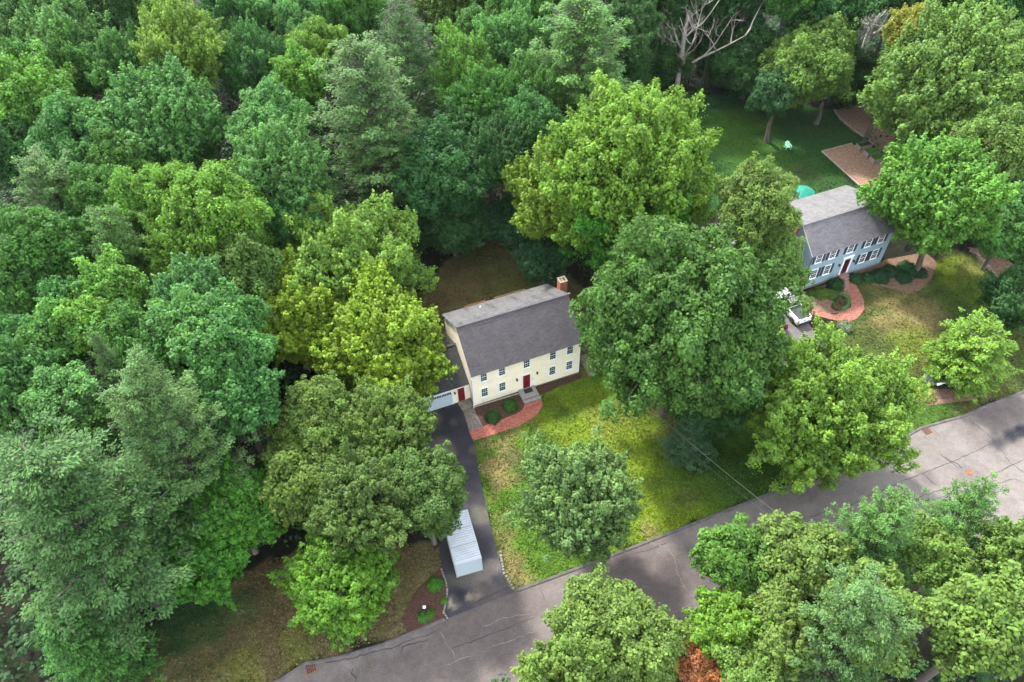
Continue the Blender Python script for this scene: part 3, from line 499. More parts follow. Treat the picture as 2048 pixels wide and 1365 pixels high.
def dec_proto(name, R, nlobe=16, amp=(.12, .42), width=.36, puff=.7, leaf=.23, dens=1.0, el=1.0, tip=.2, hz=.95, low=-.9, base=.66, upw=.6, sep=.78, seed=0):
    """crown mesh + limb mesh for a broadleaf tree, centred on the crown's centre"""
    global rng; rng = np.random.default_rng(100 + seed)
    g = math.pi * (3 - 5 ** .5); LD = []
    for i in range(nlobe):
        z = 1 - (i + .5) / nlobe * (1 - low); a = g * i + rng.uniform(-.4, .4); z = min(.99, max(-.99, z + rng.uniform(-.1, .1))); rr = math.sqrt(1 - z * z)
        LD.append((rr * math.cos(a), rr * math.sin(a), z))
    LD = np.array(LD); AM = rng.uniform(*amp, nlobe); WD = width * rng.uniform(.75, 1.25, nlobe)
    def rad(D):
        ang = np.arccos(np.clip(D @ LD.T, -1, 1)); r = base + (AM * np.exp(-(ang / WD) ** 2)).max(1) + .05 * np.sin(D[:, 0] * 9 + seed) * np.sin(D[:, 1] * 8) + .04 * np.sin(D[:, 2] * 13 + D[:, 0] * 5)
        return r * (1 - .22 * np.clip(-D[:, 2], 0, 1))
    m = int(60 * (R / puff) ** 2); D = unit(rng.normal(size=(m, 3))); D = D[D[:, 2] > low]; m = len(D)
    lay = rng.random(m); f = np.where(lay < .68, rng.uniform(.90, 1.03, m), rng.uniform(.62, .86, m)); f = np.where(lay > .94, rng.uniform(1.02, 1.18, m), f)
    C = D * (rad(D) * R * f)[:, None] * np.array([1, 1, hz]); PR = puff * rng.uniform(.42, 1.35, m)
    k = thin(C, PR * sep); C, D, PR = C[k], D[k], PR[k]
    # gaps: drop clumps in a few random hollows
    for _ in range(15):
        h = unit(rng.normal(size=(1, 3)))[0]; ok = ~((D @ h > math.cos(.15)) & (rng.random(len(D)) < .8)); C, D, PR = C[ok], D[ok], PR[ok]
    A = unit(D + np.array([0, 0, upw]) + rng.normal(size=D.shape) * .28)
    q = int(26 * R * R); DI = unit(rng.normal(size=(q, 3))); inner = DI * (rad(DI) * R * rng.uniform(.35, .72, q))[:, None] * np.array([1, 1, hz]); inner = inner[inner[:, 2] > low * R * .7]
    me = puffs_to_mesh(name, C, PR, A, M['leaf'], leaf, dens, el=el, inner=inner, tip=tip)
    b = MB(); z0 = -.95 * R; LR = base * R
    for i in range(nlobe):
        c = Vector(LD[i]) * R * (base * .8); c.z *= hz; s0 = Vector((0, 0, z0 + max(0, c.z - z0) * rng.uniform(.05, .45)))
        mid = (s0 + c) / 2 + Vector((c.x * .12, c.y * .12, -.06 * R)); tp = Vector(LD[i]) * R * (base + AM[i]) * .97; tp.z *= hz
        r = .020 * R * rng.uniform(.7, 1.1); b.tube([s0, mid, c, tp], [r, r * .7, r * .45, r * .10], 5)
        for q in range(4):
            dv = Vector(unit(rng.normal(size=(1, 3)) + np.array([[0, 0, .5]]))[0]); e = c.lerp(tp, .3) + dv * R * .26
            b.tube([c, (c + e) / 2 + Vector((0, 0, .1)), e], [r * .4, r * .25, r * .06], 4)
    b.tube([(0, 0, z0 - .2), (0, 0, z0 * .4), (.02 * R, 0, .2 * R), (0, .03 * R, .55 * R)], [.05 * R, .042 * R, .028 * R, .008 * R], 7)
    return me, b.mesh(name + '_limbs', M['bark'], True)

def pine_proto(name, H=22., R=5., z0=.22, dz=.75, nb=6, droop=0.0, tip=.25, seed=0, tuft=.50, leaf=.34, dens=1.0, power=.75, layered=.5):
    global rng; rng = np.random.default_rng(300 + seed)
    b = MB(); C = []; O = []; PRs = []
    b.tube([(0, 0, 0), (0, 0, H * .4), (.1, .05, H * .75), (0, 0, H * .985)], [.30, .22, .12, .02], 8)
    z = z0 * H; w = 0
    while z < H * .97:
        s = (z / H - z0) / (1 - z0); Lw = R * (1 - s) ** power * (1 + .25 * math.sin(w * 1.9 + seed)) + .35
        if s < .12: Lw *= .72 + s * 2.3
        for k in range(nb if s < .85 else 4):
            a = 2 * math.pi * (k + .5 * (w % 2)) / nb + rng.uniform(-.35, .35); L = Lw * rng.uniform(.62, 1.12); zz = z + rng.uniform(-.3, .3)
            dv = Vector((math.cos(a), math.sin(a), 0)); rise = (.22 + .75 * s) * (1 - droop) - droop * .38
            p0 = Vector((0, 0, zz)); pts = []
            for q in range(5):
                t = q / 4.6; pts.append(p0 + dv * (L * t) + Vector((0, 0, L * (rise * t + tip * t * t * (1 if droop == 0 else .5)))))
            b.tube(pts, [.05 + .012 * L * (1 - q / 4) for q in range(4)] + [.01], 4)
            side = Vector((-dv.y, dv.x, 0)); n = max(2, int(L / .42))
            for q in range(n):
                t = .30 + .72 * (q + rng.uniform(0, 1)) / n if s < .8 else rng.uniform(.1, 1.0)
                wd = L * .30 * (1.1 - abs(t - .55)) * rng.uniform(-1, 1)
                c = p0 + dv * (L * t) + Vector((0, 0, L * (rise * t + tip * t * t))) + side * wd + Vector((0, 0, rng.uniform(-.12, .15) - droop * abs(wd) * .4))
                C.append(c[:]); O.append((dv.x * .8 + side.x * wd * .4, dv.y * .8 + side.y * wd * .4, .55 - droop)); PRs.append(tuft * rng.uniform(.7, 1.25))
        z += dz * (1.0 - .35 * s) * (1 + layered * .4 * math.sin(w * 2.4)); w += 1
    for q in range(6): C.append((rng.uniform(-.15, .15), rng.uniform(-.15, .15), H * (.93 + .014 * q))); O.append((0, 0, 1)); PRs.append(.34)
    C = np.array(C); O = unit(np.array(O)); PRs = np.array(PRs)
    cnt = np.maximum(10, dens * 42 * (PRs / .5) ** 2).astype(int); idx = np.repeat(np.arange(len(C)), cnt); n = len(idx)
    dd = unit(rng.normal(size=(n, 3)) + O[idx] * .7)
    P = C[idx] + dd * PRs[idx][:, None] * rng.uniform(.2, 1.05, (n, 1)) * np.array([1.15, 1.15, .62])
    N = rng.normal(size=(n, 3)) * .5 + np.array([0, 0, 1.0]) + dd * .35
    pv = rng.uniform(0, 1, len(C)); lv = .5 + (pv[idx] - .5) * .35 + rng.normal(0, .16, n); hv = (rng.uniform(0, 1, len(C)) ** 3)[idx] * .7 + rng.uniform(0, .2, n)
    me = leaf_mesh(name, P, N, leaf * rng.uniform(.7, 1.3, n), lv, hv, M['needle'], .46, along=dd + O[idx] * .8 + rng.normal(size=(n, 3)) * .25, fold=.15)
    return me, b.mesh(name + '_trunk', M['bark'], True)

# ------------------------------------------------------------------ ground sheets
def inpoly(X, Y, poly):
    ins = np.zeros(X.shape, bool); n = len(poly)
    for i in range(n):
        x0, y0 = poly[i]; x1, y1 = poly[(i + 1) % n]
        if y0 == y1: continue
        c = ((y0 > Y) != (y1 > Y)) & (X < (x1 - x0) * (Y - y0) / (y1 - y0) + x0); ins ^= c
    return ins
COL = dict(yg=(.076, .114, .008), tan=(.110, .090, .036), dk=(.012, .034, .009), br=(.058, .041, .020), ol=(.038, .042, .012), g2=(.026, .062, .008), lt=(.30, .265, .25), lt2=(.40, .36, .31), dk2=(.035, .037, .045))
def blobs(col, X, Y, BL, cols=COL):
    for x, y, r, c, s in BL:
        w = np.sin(X * 1.7 + Y * .9 + r) * .18 + np.sin(X * .8 - Y * 2.3) * .18 + np.sin(X * 4.1 + Y * 3.3) * .1
        d = np.sqrt(((X - x) ** 2 + (Y - y) ** 2)) / r + w
        k = np.clip((1.15 - d) / .6, 0, 1)[..., None] * s; col[:] = col * (1 - k) + np.array(cols[c]) * k
    return col
def set_tint(me, col):
    at = me.color_attributes.new('tint', 'FLOAT_COLOR', 'POINT'); a = np.ones((len(me.vertices), 4), np.float32); a[:, :3] = col
    at.data.foreach_set('color', a.ravel())
# the great ground sheet
def axis(lo, hi, step, far):
    a = np.arange(lo, hi + .01, step); o = [lo - 4, lo - 12, lo - 40, lo - 120, -far]; p = [hi + 4, hi + 12, hi + 40, hi + 120, far]
    return np.array(sorted(o) + list(a) + p)
gx = axis(-56, 66, .6, 900.); gy = axis(14, 118, .6, 900.)
X, Y = np.meshgrid(gx, gy); nx, ny = len(gx), len(gy)
col = np.empty(X.shape + (3,)); col[:] = (.009, .009, .006)  # leaf litter coloured far darker than real litter, standing in for missing canopy shade
rg = np.random.default_rng(3)
jx = X + np.sin(Y * 1.3) * .35 + rg.normal(0, .15, X.shape); jy = Y + np.sin(X * 1.1) * .35 + rg.normal(0, .15, X.shape)
for P_, base, BL in ((LAWNF, (.040, .084, .009), BLOB_LAWN), (LAWNB, (.064, .060, .022), BLOB_B), (LAWNL, (.080, .068, .030), BLOB_L), (LAWNG, (.014, .042, .009), BLOB_G), (LAWNN, (.035, .048, .012), BLOB_N), (LAWNS, (.10, .12, .015), [])):
    m = inpoly(jx, jy, P_); c2 = np.empty_like(col); c2[:] = base; blobs(c2, X, Y, BL); col[m] = c2[m]
me = bpy.data.meshes.new('ground')
V = np.stack([X.ravel(), Y.ravel(), np.zeros(X.size)], 1).astype(np.float32)
me.vertices.add(X.size); me.vertices.foreach_set('co', V.ravel())
ii = (np.arange(ny - 1)[:, None] * nx + np.arange(nx - 1)[None, :]).ravel()
F = np.stack([ii, ii + 1, ii + nx + 1, ii + nx], 1).astype(np.int32); nf = len(F)
me.loops.add(nf * 4); me.loops.foreach_set('vertex_index', F.ravel()); me.polygons.add(nf); me.polygons.foreach_set('loop_start', np.arange(0, nf * 4, 4, dtype=np.int32))
me.materials.append(M['lawn']); me.update(calc_edges=True); set_tint(me, col.reshape(-1, 3))
tag(link('ground', me), 'grass and leaf litter ground under the houses and trees', 'ground', kind='structure')

def clip_cell(poly, x0, x1, y0, y1):
    out = poly
    for ax, v, sg in ((0, x0, 1), (0, x1, -1), (1, y0, 1), (1, y1, -1)):
        src = out; out = []
        for i in range(len(src)):
            a, b = src[i - 1], src[i]; da, db = (a[ax] - v) * sg, (b[ax] - v) * sg
            if (da >= 0) != (db >= 0):
                t = da / (da - db); out.append((a[0] + (b[0] - a[0]) * t, a[1] + (b[1] - a[1]) * t))
            if db >= 0: out.append(b)
        if len(out) < 3: return []
    return out
def area2(p): return sum(p[i - 1][0] * p[i][1] - p[i][0] * p[i - 1][1] for i in range(len(p)))
def sheet(name, poly, z, mat, step, base, BL, cat, label):
    if area2(poly) < 0: poly = poly[::-1]
    xs = [p[0] for p in poly]; ys = [p[1] for p in poly]; v = []; f = []; idx = {}
    def vid(x, y):
        k = (round(x, 3), round(y, 3))
        if k not in idx: idx[k] = len(v); v.append((x, y, z))
        return idx[k]
    i0, i1 = int(min(xs) // step), int(max(xs) // step) + 1; j0, j1 = int(min(ys) // step), int(max(ys) // step) + 1
    GX, GY = np.meshgrid(np.arange(i0, i1 + 1) * step, np.arange(j0, j1 + 1) * step); IN = inpoly(GX, GY, poly)
    for j in range(j0, j1):
        for i in range(i0, i1):
            c = IN[j - j0:j - j0 + 2, i - i0:i - i0 + 2]
            x0, x1, y0, y1 = i * step, (i + 1) * step, j * step, (j + 1) * step
            near = any(x0 - step <= px <= x1 + step and y0 - step <= py <= y1 + step for px, py in poly)
            if c.all() and not near: f.append((vid(x0, y0), vid(x1, y0), vid(x1, y1), vid(x0, y1)))
            elif c.any() or near:
                p = clip_cell(poly, x0, x1, y0, y1)
                if len(p) >= 3 and area2(p) > 1e-4:
                    ids = []
                    for q in p:
                        k = vid(*q)
                        if not ids or ids[-1] != k: ids.append(k)
                    if ids[0] == ids[-1]: ids.pop()
                    if len(set(ids)) == len(ids) and len(ids) >= 3: f.append(tuple(ids))
    me = bpy.data.meshes.new(name); me.from_pydata(v, [], f); me.materials.append(mat); me.update()
    A = np.array(v); c = np.empty((len(v), 3)); c[:] = base
    if BL: blobs(c, A[:, 0], A[:, 1], BL)
    set_tint(me, c); return tag(link(name, me), label, cat, kind='structure')
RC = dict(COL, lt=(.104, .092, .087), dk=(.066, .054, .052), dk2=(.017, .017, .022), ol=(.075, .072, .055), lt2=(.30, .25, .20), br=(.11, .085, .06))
COL_SAVE = COL
_b = blobs
def blobs(c, X, Y, BL, cols=None): return _b(c, X, Y, BL, RC)
ROAD = ROAD_N + ROAD_S
sheet('road', ROAD, .012, M['asphalt'], .5, (.092, .079, .075), BLOB_ROAD, 'road', 'patched grey residential street running across the lower right')
sheet('driveway', DRIVE, .016, M['asphalt'], .3, (.034, .032, .039), BLOB_DRIVE, 'driveway', 'dark sealed driveway beside the yellow house leading down to the street')
sheet('neighbour_driveway', GDRIVE, .016, M['asphalt'], .6, (.085, .078, .080), [], 'driveway', 'grey driveway of the blue-grey house under the trees')
blobs = _b
def flat(name, poly, z0, z1, mat, label, cat, kind='structure'):
    if area2(poly) < 0: poly = poly[::-1]
    return tag(MB().prism(poly, z0, z1).obj(name, mat), label, cat, kind=kind)
flat('foundation_strip', FOUND, -.02, .024, M['found'], 'pale stone drip strip along the foot of the yellow house', 'gravel strip')
flat('mulch_bed', MULCH1, -.02, .04, M['mulch'], 'dark red mulch bed with two round shrubs before the yellow house', 'mulch bed')
flat('mulch_bed', MULCH3, -.02, .03, M['mulch'], 'narrow mulch strip right of the front steps of the yellow house', 'mulch bed')
flat('mulch_bed', MULCH2, -.02, .05, M['mulch'], 'mulch bed with lamp post at the corner of driveway and street', 'mulch bed')
flat('gravel_strip', GRAVEL, -.02, .03, M['gravel'], 'grey gravel strip between the driveway and the mulch bed', 'gravel strip')
flat('mulch_bed', GMULCH, -.02, .02, M['mulch_red'], 'orange-brown mulch bed inside the curved brick path of the blue-grey house', 'mulch bed')
flat('mulch_bed', GMULCH2, -.02, .02, M['mulch_red'], 'orange-brown mulch under the dark bushes right of the blue-grey house door', 'mulch bed')
flat('grass_circle', GCIRCLE, -.02, .035, simple('circle_grass', (.03, .075, .015), .95, var=.35), 'small round green lawn patch within the curved brick path', 'lawn')  # plain green grass colour, varied by noise
flat('play_yard', PLAY, -.02, .03, M['mulch_tan'], 'square tan wood-chip yard behind the blue-grey house', 'wood chip yard')
flat('mulch_bed', MULCHB, -.02, .025, M['mulch_red'], 'reddish mulch strip along the right edge of the back lawn', 'mulch bed')
flat('mulch_bed', MULCHR, -.02, .03, M['mulch_red'], 'reddish mulch bed beyond the curved stone edging at the right', 'mulch bed')
flat('mulch_bed', MULCHV, -.02, .03, M['mulch_red'], 'orange mulch bed round the white mailbox post by the street', 'mulch bed')

# kerb berm
def offset_line(line, o):
    out = []
    for i, p in enumerate(line):
        a = line[max(i - 1, 0)]; b = line[min(i + 1, len(line) - 1)]; dx, dy = b[0] - a[0], b[1] - a[1]; l = math.hypot(dx, dy)
        out.append((p[0] - dy / l * o, p[1] + dx / l * o))
    return out
def berm(line, label, o0=-.16, o1=.22, h=.11):
    prof = ((o0, .0), (o0 + .1, h), (o1 - .1, h + .01), (o1, .0)); L = [offset_line(line, o) for o, _ in prof]; b = MB(); n = len(line)
    v = [(L[k][i][0], L[k][i][1], prof[k][1]) for k in range(4) for i in range(n)]
    b.add(v, [(k * n + i, k * n + i + 1, (k + 1) * n + i + 1, (k + 1) * n + i) for k in range(3) for i in range(n - 1)])
    tag(b.obj('kerb', M_berm), label, 'kerb', kind='structure')
M_berm = simple('asphalt_kerb', (.062, .055, .054), .9, var=.35, sc=2)
berm(ROAD_N[:10], 'low dark asphalt kerb along the lower left verge')
berm(ROAD_N[10:15], 'low dark asphalt kerb along the front lawn of the yellow house')
berm(ROAD_N[17:], 'low dark asphalt kerb along the verge of the blue-grey house')
berm(ROAD_S[3:], 'low asphalt kerb on the near side of the street')

def ribbon(b, line, w, z, sub=.35, jit=.07, rs=None):
    rs = rs or random.Random(1); P = []
    for i in range(len(line) - 1):
        a, c = Vector(line[i]), Vector(line[i + 1]); n = max(1, int((c - a).length / sub))
        for k in range(n): P.append(a.lerp(c, k / n))
    P.append(Vector(line[-1])); n = len(P)
    P = [p + Vector((rs.uniform(-jit, jit), rs.uniform(-jit, jit))) for p in P]
    L = [offset_line(P, w * rs.uniform(.5, .6)), offset_line(P, -w * .5)]
    for i in range(n):
        k = rs.uniform(.55, 1.3) * (min(1, (i + .4) / 1.5) * min(1, (n - 1 - i + .4) / 1.5))
        m = P[i]; L[0][i] = tuple(m + (Vector(L[0][i]) - m) * k); L[1][i] = tuple(m + (Vector(L[1][i]) - m) * k)
    v = [(x, y, z) for l in L for x, y in l]; b.add(v, [(i + 1, i, n + i, n + i + 1) for i in range(n - 1)])
rs = random.Random(5)
W_C = [.10, .13, .14, .16, .09, .06, .06, .06, .12, .09, .09, .07, .07, .05, .07, .10, .09, .05, .06, .09, .07, .05, .05, .05, .05]
for i, l in enumerate(CRACKS):
    b = MB(); ribbon(b, l, W_C[i % len(W_C)] * .8, .020 + .0004 * i, rs=rs)
    tag(b.obj('sealed_crack', M['tar']), 'dark sealed cracks wandering over the street surface', 'pavement crack', 'tar sealed cracks in the street', 'structure')
for i, l in enumerate(PALE):
    b = MB(); ribbon(b, l, .07, .031 + .0004 * i, jit=.1, rs=rs)
    tag(b.obj('silt_streak', M['dust']), 'pale silt streaks dried on the street', 'pavement stain', 'pale silt streaks on the asphalt', 'structure')

# bricks laid flat
def brick_objects(name, poly, z, rz, mat, mort, label, cat):
    if area2(poly) < 0: poly = poly[::-1]
    base = tag(MB().prism(poly, -.02, z).obj(name, mort), label, cat, kind='structure')
    xs = [p[0] for p in poly]; ys = [p[1] for p in poly]; cx, cy = sum(xs) / len(xs), sum(ys) / len(ys); r = max(max(xs) - min(xs), max(ys) - min(ys))
    c, s = math.cos(rz), math.sin(rz); b = MB(); lv = []; rr = random.Random(9)
    nI = int(r / .22); nJ = int(r / .11)
    I, J = np.meshgrid(np.arange(-nI, nI), np.arange(-nJ, nJ)); U = I * .22 + (J % 2) * .11; Vv = J * .11
    XX = cx + U * c - Vv * s; YY = cy + U * s + Vv * c; IN = inpoly(XX, YY, poly)
    for x, y in zip(XX[IN], YY[IN]):
        k = rr.uniform(-.004, .004)
        b.obox((x, y, z + .006 + k), (c * .1, s * .1, 0), (-s * .048, c * .048, 0), (0, 0, .012)); lv += [rr.random()] * 6
    o = b.obj('bricks', mat, base); at = o.data.attributes.new('lv', 'FLOAT', 'FACE'); at.data.foreach_set('value', lv); o['kind'] = 'stuff'
brick_objects('brick_walkway', WALK, .045, .358, M['paver'], M['mortar'], 'pink brick walkway curving from the driveway to the front steps', 'walkway')
brick_objects('curved_brick_path', GWALK, .045, .37, M['paver2'], M['mortar'], 'curved brick path before the blue-grey house', 'walkway')

# stone edgings: every stone a piece
def stones(line, w, gap, label, seed):
    rr = random.Random(seed); root = empty('stone_edging', (line[0][0], line[0][1], 0), 0, label, 'stone edging')
    o = Vector((line[0][0], line[0][1])); k = 0
    for i in range(len(line) - 1):
        a, c = Vector(line[i]), Vector(line[i + 1]); L = (c - a).length; t = (c - a).normalized(); s = 0
        while s < L:
            w2 = w * rr.uniform(.7, 1.3); h = w * rr.uniform(.35, .6); p = a + t * (s + w2 / 2) - o; x = Vector((t.x, t.y, 0)) * w2 * .48; y = Vector((-t.y, t.x, 0)) * w * .42
            b = MB(); p3 = Vector((p.x, p.y, 0))
            vs = [p3 - x - y, p3 + x - y, p3 + x + y, p3 - x + y] + [p3 + (q * rr.uniform(.55, .8)) + Vector((0, 0, h)) for q in (-x - y, x - y, x + y, -x + y)]
            b.add(vs, [(3, 2, 1, 0), (4, 5, 6, 7), (0, 1, 5, 4), (1, 2, 6, 5), (2, 3, 7, 6), (3, 0, 4, 7)]).obj('stone', M['stone'], root)
            s += w2 + gap * rr.uniform(0, 1); k += 1
stones(EDGE1, .30, .05, 'pale stone edging between the driveway mouth and the front lawn', 1)
stones(EDGE2, .22, .08, 'stone edging between the driveway and the lamp post mulch bed', 2)
stones(EDGE3, .20, .10, 'short curved row of pale stones between the gravel strip and mulch bed', 3)
stones(EDGE4, .42, .06, 'long curved stone edging along the right side of the neighbour lawn', 4)
stones(EDGE5, .40, .12, 'row of stones between the back lawn and the reddish mulch strip', 5)

# ------------------------------------------------------------------ house pieces
def window(par, x, z, w=.86, h=1.46, y=0.0, trim=.11, shutter=False, label=None):
    """double-hung window on the plane y, facing -y"""
    b = MB(); x0, x1, z0, z1 = x - w / 2, x + w / 2, z - h / 2, z + h / 2; f = y - .05
    b.box(x0, x0 + trim, f, y - .002, z0, z1); b.box(x1 - trim, x1, f, y - .002, z0, z1)
    b.box(x0 + trim, x1 - trim, f + .003, y - .002, z1 - trim, z1); b.box(x0 + trim, x1 - trim, f + .003, y - .002, z0, z0 + trim * .8)
    b.box(x0 + trim, x1 - trim, f + .012, y - .002, z - .03, z + .03)
    o = b.obj('window', M['white'], par)
    for a, c in ((z0 + trim * .8, z - .03), (z + .03, z1 - trim)):
        MB().box(x0 + trim, x1 - trim, y - .022, y - .004, a, c).obj('pane', M['glass'], o)
        m = MB()
        for k in (1, 2): q = x0 + trim + (w - 2 * trim) * k / 3; m.box(q - .008, q + .008, y - .034, y - .023, a, c)
        m.box(x0 + trim, x1 - trim, y - .036, y - .024, (a + c) / 2 - .008, (a + c) / 2 + .008); m.obj('muntin', M['white'], o)
    MB().box(x0 - .04, x1 + .04, y - .10, y - .001, z0 - .05, z0 - .003).obj('sill', M['white'], o)
    if shutter:
        for q0 in (x0 - .40, x1 + .04):
            s = MB().box(q0, q0 + .36, y - .045, y - .002, z0, z1)
            for k in range(12): zz = z0 + .08 + (h - .16) * k / 12; s.obox((q0 + .18, y - .052, zz + .03), (.14, 0, 0), (0, .012, .012), (0, -.008, .03))
            s.obj('shutter', M['shutter'], par)
    return o
def lantern(par, x, z, y=0.0):
    b = MB(); b.box(x - .05, x + .05, y - .03, y - .001, z - .12, z + .12); b.box(x - .02, x + .02, y - .14, y - .03, z + .06, z + .09)
    b.frus(x - .06, x + .06, y - .24, y - .10, z - .12, x - .09, x + .09, y - .27, y - .07, z + .12); b.frus(x - .10, x + .10, y - .28, y - .06, z + .121, x - .02, x + .02, y - .18, y - .15, z + .22)
    b.obj('wall_lantern', M['black'], par)
def shingles(par, ya, za, yb, zb, x0, x1, mat, course=.25, t=.036, name='shingles'):
    """saw-tooth courses from the eave (ya, za) to the ridge (yb, zb)"""
    L = math.hypot(yb - ya, zb - za); uy, uz = (yb - ya) / L, (zb - za) / L; ny, nz = (-uz, uy) if uy > 0 else (uz, -uy)
    n = int(L / course); b = MB(); rr = random.Random(int(L * 100))
    for i in range(n):
        s0, s1 = L * i / n, L * (i + 1) / n; a = [(ya + uy * s0, za + uz * s0), (ya + uy * s0 + ny * t, za + uz * s0 + nz * t), (ya + uy * s1 + ny * .004, za + uz * s1 + nz * .004)]
        v = [(x0, *a[0]), (x0, *a[1]), (x0, *a[2]), (x1, *a[0]), (x1, *a[1]), (x1, *a[2])]
        fs = [(0, 3, 4, 1), (1, 4, 5, 2), (0, 1, 2), (5, 4, 3)]
        if uy < 0: fs = [tuple(reversed(q)) for q in fs]
        b.add(v, fs)
    o = b.obj(name, mat, par); o['kind'] = 'stuff'; return o
def slab(b, ya, za, yb, zb, x0, x1, th=.14):
    L = math.hypot(yb - ya, zb - za); uy, uz = (yb - ya) / L, (zb - za) / L; ny, nz = (-uz, uy) if uy > 0 else (uz, -uy)
    p = [(ya, za), (yb, zb), (yb - ny * th, zb - nz * th), (ya - ny * th, za - nz * th)]
    if uy < 0: p = p[::-1]
    b.xprism(p, x0, x1)
def gable_roof(par, D, w, yr, r, x0, x1, oh, rake, mf, mr, y0=0.0, name='roof'):
    """two slopes over walls from y0 to D; w wall height, ridge (yr, r)"""
    s1 = (r - w) / (yr - y0); s2 = (r - w) / (D - yr); lift = .15
    fa, fz = y0 - oh, w - s1 * oh + lift; ra, rz = D + oh, w - s2 * oh + lift; X0, X1 = x0 - rake, x1 + rake
    b = MB(); slab(b, fa, fz, yr, r + lift, X0, X1); slab(b, ra, rz, yr, r + lift, X0, X1)
    o = b.obj(name, M['white'], par)
    shingles(o, fa - .03, fz - .03 * s1 + .004, yr, r + lift + .004, X0 - .02, X1 + .02, mf)
    shingles(o, ra + .03, rz - .03 * s2 + .004, yr, r + lift + .004, X0 - .02, X1 + .02, mr)
    c = MB()
    for x in np.arange(X0, X1, .3): c.obox((x + .15, yr, r + lift + .035), (.145, 0, 0), (0, .12, .0), (0, 0, .014))
    k = c.obj('ridge_cap', mf, o); k['kind'] = 'stuff'
    return o
def bricks_stack(par, cx, cy, sx, sy, z0, z1, name='chimney'):
    core = MB().box(cx - sx / 2 + .02, cx + sx / 2 - .02, cy - sy / 2 + .02, cy + sy / 2 - .02, 0, z1 - .02).obj(name, M['mortar'], par)
    b = MB(); lv = []; rr = random.Random(4); n = int((z1 - z0) / .08)
    for i in range(n):
        z = z0 + .08 * i
        for side in range(4):
            L = sx if side % 2 == 0 else sy; m = max(2, round(L / .22)); off = (i % 2) * .5
            for k in range(m + 1):
                a = max(0, (k - off) * L / m); e = min(L, (k + 1 - off) * L / m)
                if e - a < .04: continue
                a += .006; e -= .006; q = rr.uniform(0, .006)
                if side == 0: b.box(cx - sx / 2 + a, cx - sx / 2 + e, cy - sy / 2 - q, cy - sy / 2 + .03, z, z + .068)
                if side == 2: b.box(cx - sx / 2 + a, cx - sx / 2 + e, cy + sy / 2 - .03, cy + sy / 2 + q, z, z + .068)
                if side == 1: b.box(cx + sx / 2 - .03, cx + sx / 2 + q, cy - sy / 2 + a, cy - sy / 2 + e, z, z + .068)
                if side == 3: b.box(cx - sx / 2 - q, cx - sx / 2 + .03, cy - sy / 2 + a, cy - sy / 2 + e, z, z + .068)
                lv += [rr.random()] * 6
    o = b.obj('bricks', M['brick'], core); o['kind'] = 'stuff'; at = o.data.attributes.new('lv', 'FLOAT', 'FACE'); at.data.foreach_set('value', lv)
    c = MB(); h = .09
    c.box(cx - sx / 2 - .04, cx + sx / 2 + .04, cy - sy / 2 - .04, cy - sy / 2 + .14, z1, z1 + h); c.box(cx - sx / 2 - .04, cx + sx / 2 + .04, cy + sy / 2 - .14, cy + sy / 2 + .04, z1, z1 + h)
    c.box(cx - sx / 2 - .04, cx - sx / 2 + .14, cy - sy / 2 + .14, cy + sy / 2 - .14, z1, z1 + h); c.box(cx + sx / 2 - .14, cx + sx / 2 + .04, cy - sy / 2 + .14, cy + sy / 2 - .14, z1, z1 + h)
    c.box(cx - .06, cx + .06, cy - sy / 2 + .14, cy + sy / 2 - .14, z1, z1 + h - .01)
    c.obj('chimney_cap', M['slab'], core)
    MB().box(cx - sx / 2 + .14, cx - .06, cy - sy / 2 + .14, cy + sy / 2 - .14, z1 - .018, z1 + .012).obj('flue', M['rust'], core)
    MB().box(cx + .06, cx + sx / 2 - .14, cy - sy / 2 + .14, cy + sy / 2 - .14, z1 - .018, z1 + .012).obj('flue', M['matblack'], core)

# ------------------------------------------------------------------ yellow house
HY = (-4.143, 50.869, .3582); L1, D1, W1, RG1, YR1 = 12.1, 8.95, 5.30, 8.52, 3.85
def loc(h, x, y):
    c, s = math.cos(h[2]), math.sin(h[2]); return (h[0] + x * c - y * s, h[1] + x * s + y * c)
yh = empty('yellow_house', (HY[0], HY[1], 0), HY[2], 'cream yellow two-storey colonial house with grey shingle roof and red doors', 'house')
MB().xprism([(0, .22), (0, W1), (YR1, RG1), (D1, W1), (D1, .22)], 0, L1).obj('wall', M['siding_y'], yh)
MB().box(.03, L1 - .03, .03, D1 - .03, -.05, .22).obj('foundation', M['concrete'], yh)
t = MB()
t.box(-.02, .10, -.025, -.002, .2, W1 - .05); t.box(-.025, -.0201, -.025, .12, .2, W1 - .05)
MB().box(L1 - .10, L1 + .02, -.025, -.002, .2, W1 - .05).obj('corner_board', M['white'], yh)
t.obj('corner_board', M['white'], yh)
gable_roof(yh, D1, W1, YR1, RG1, 0, L1, .22, .14, M['roof_front'], M['roof_rear'])
for x in (1.23, 3.23, 5.97, 8.93, 10.90): window(yh, x, 4.50)
for x in (1.22, 3.20, 8.92, 10.90): window(yh, x, 1.95)
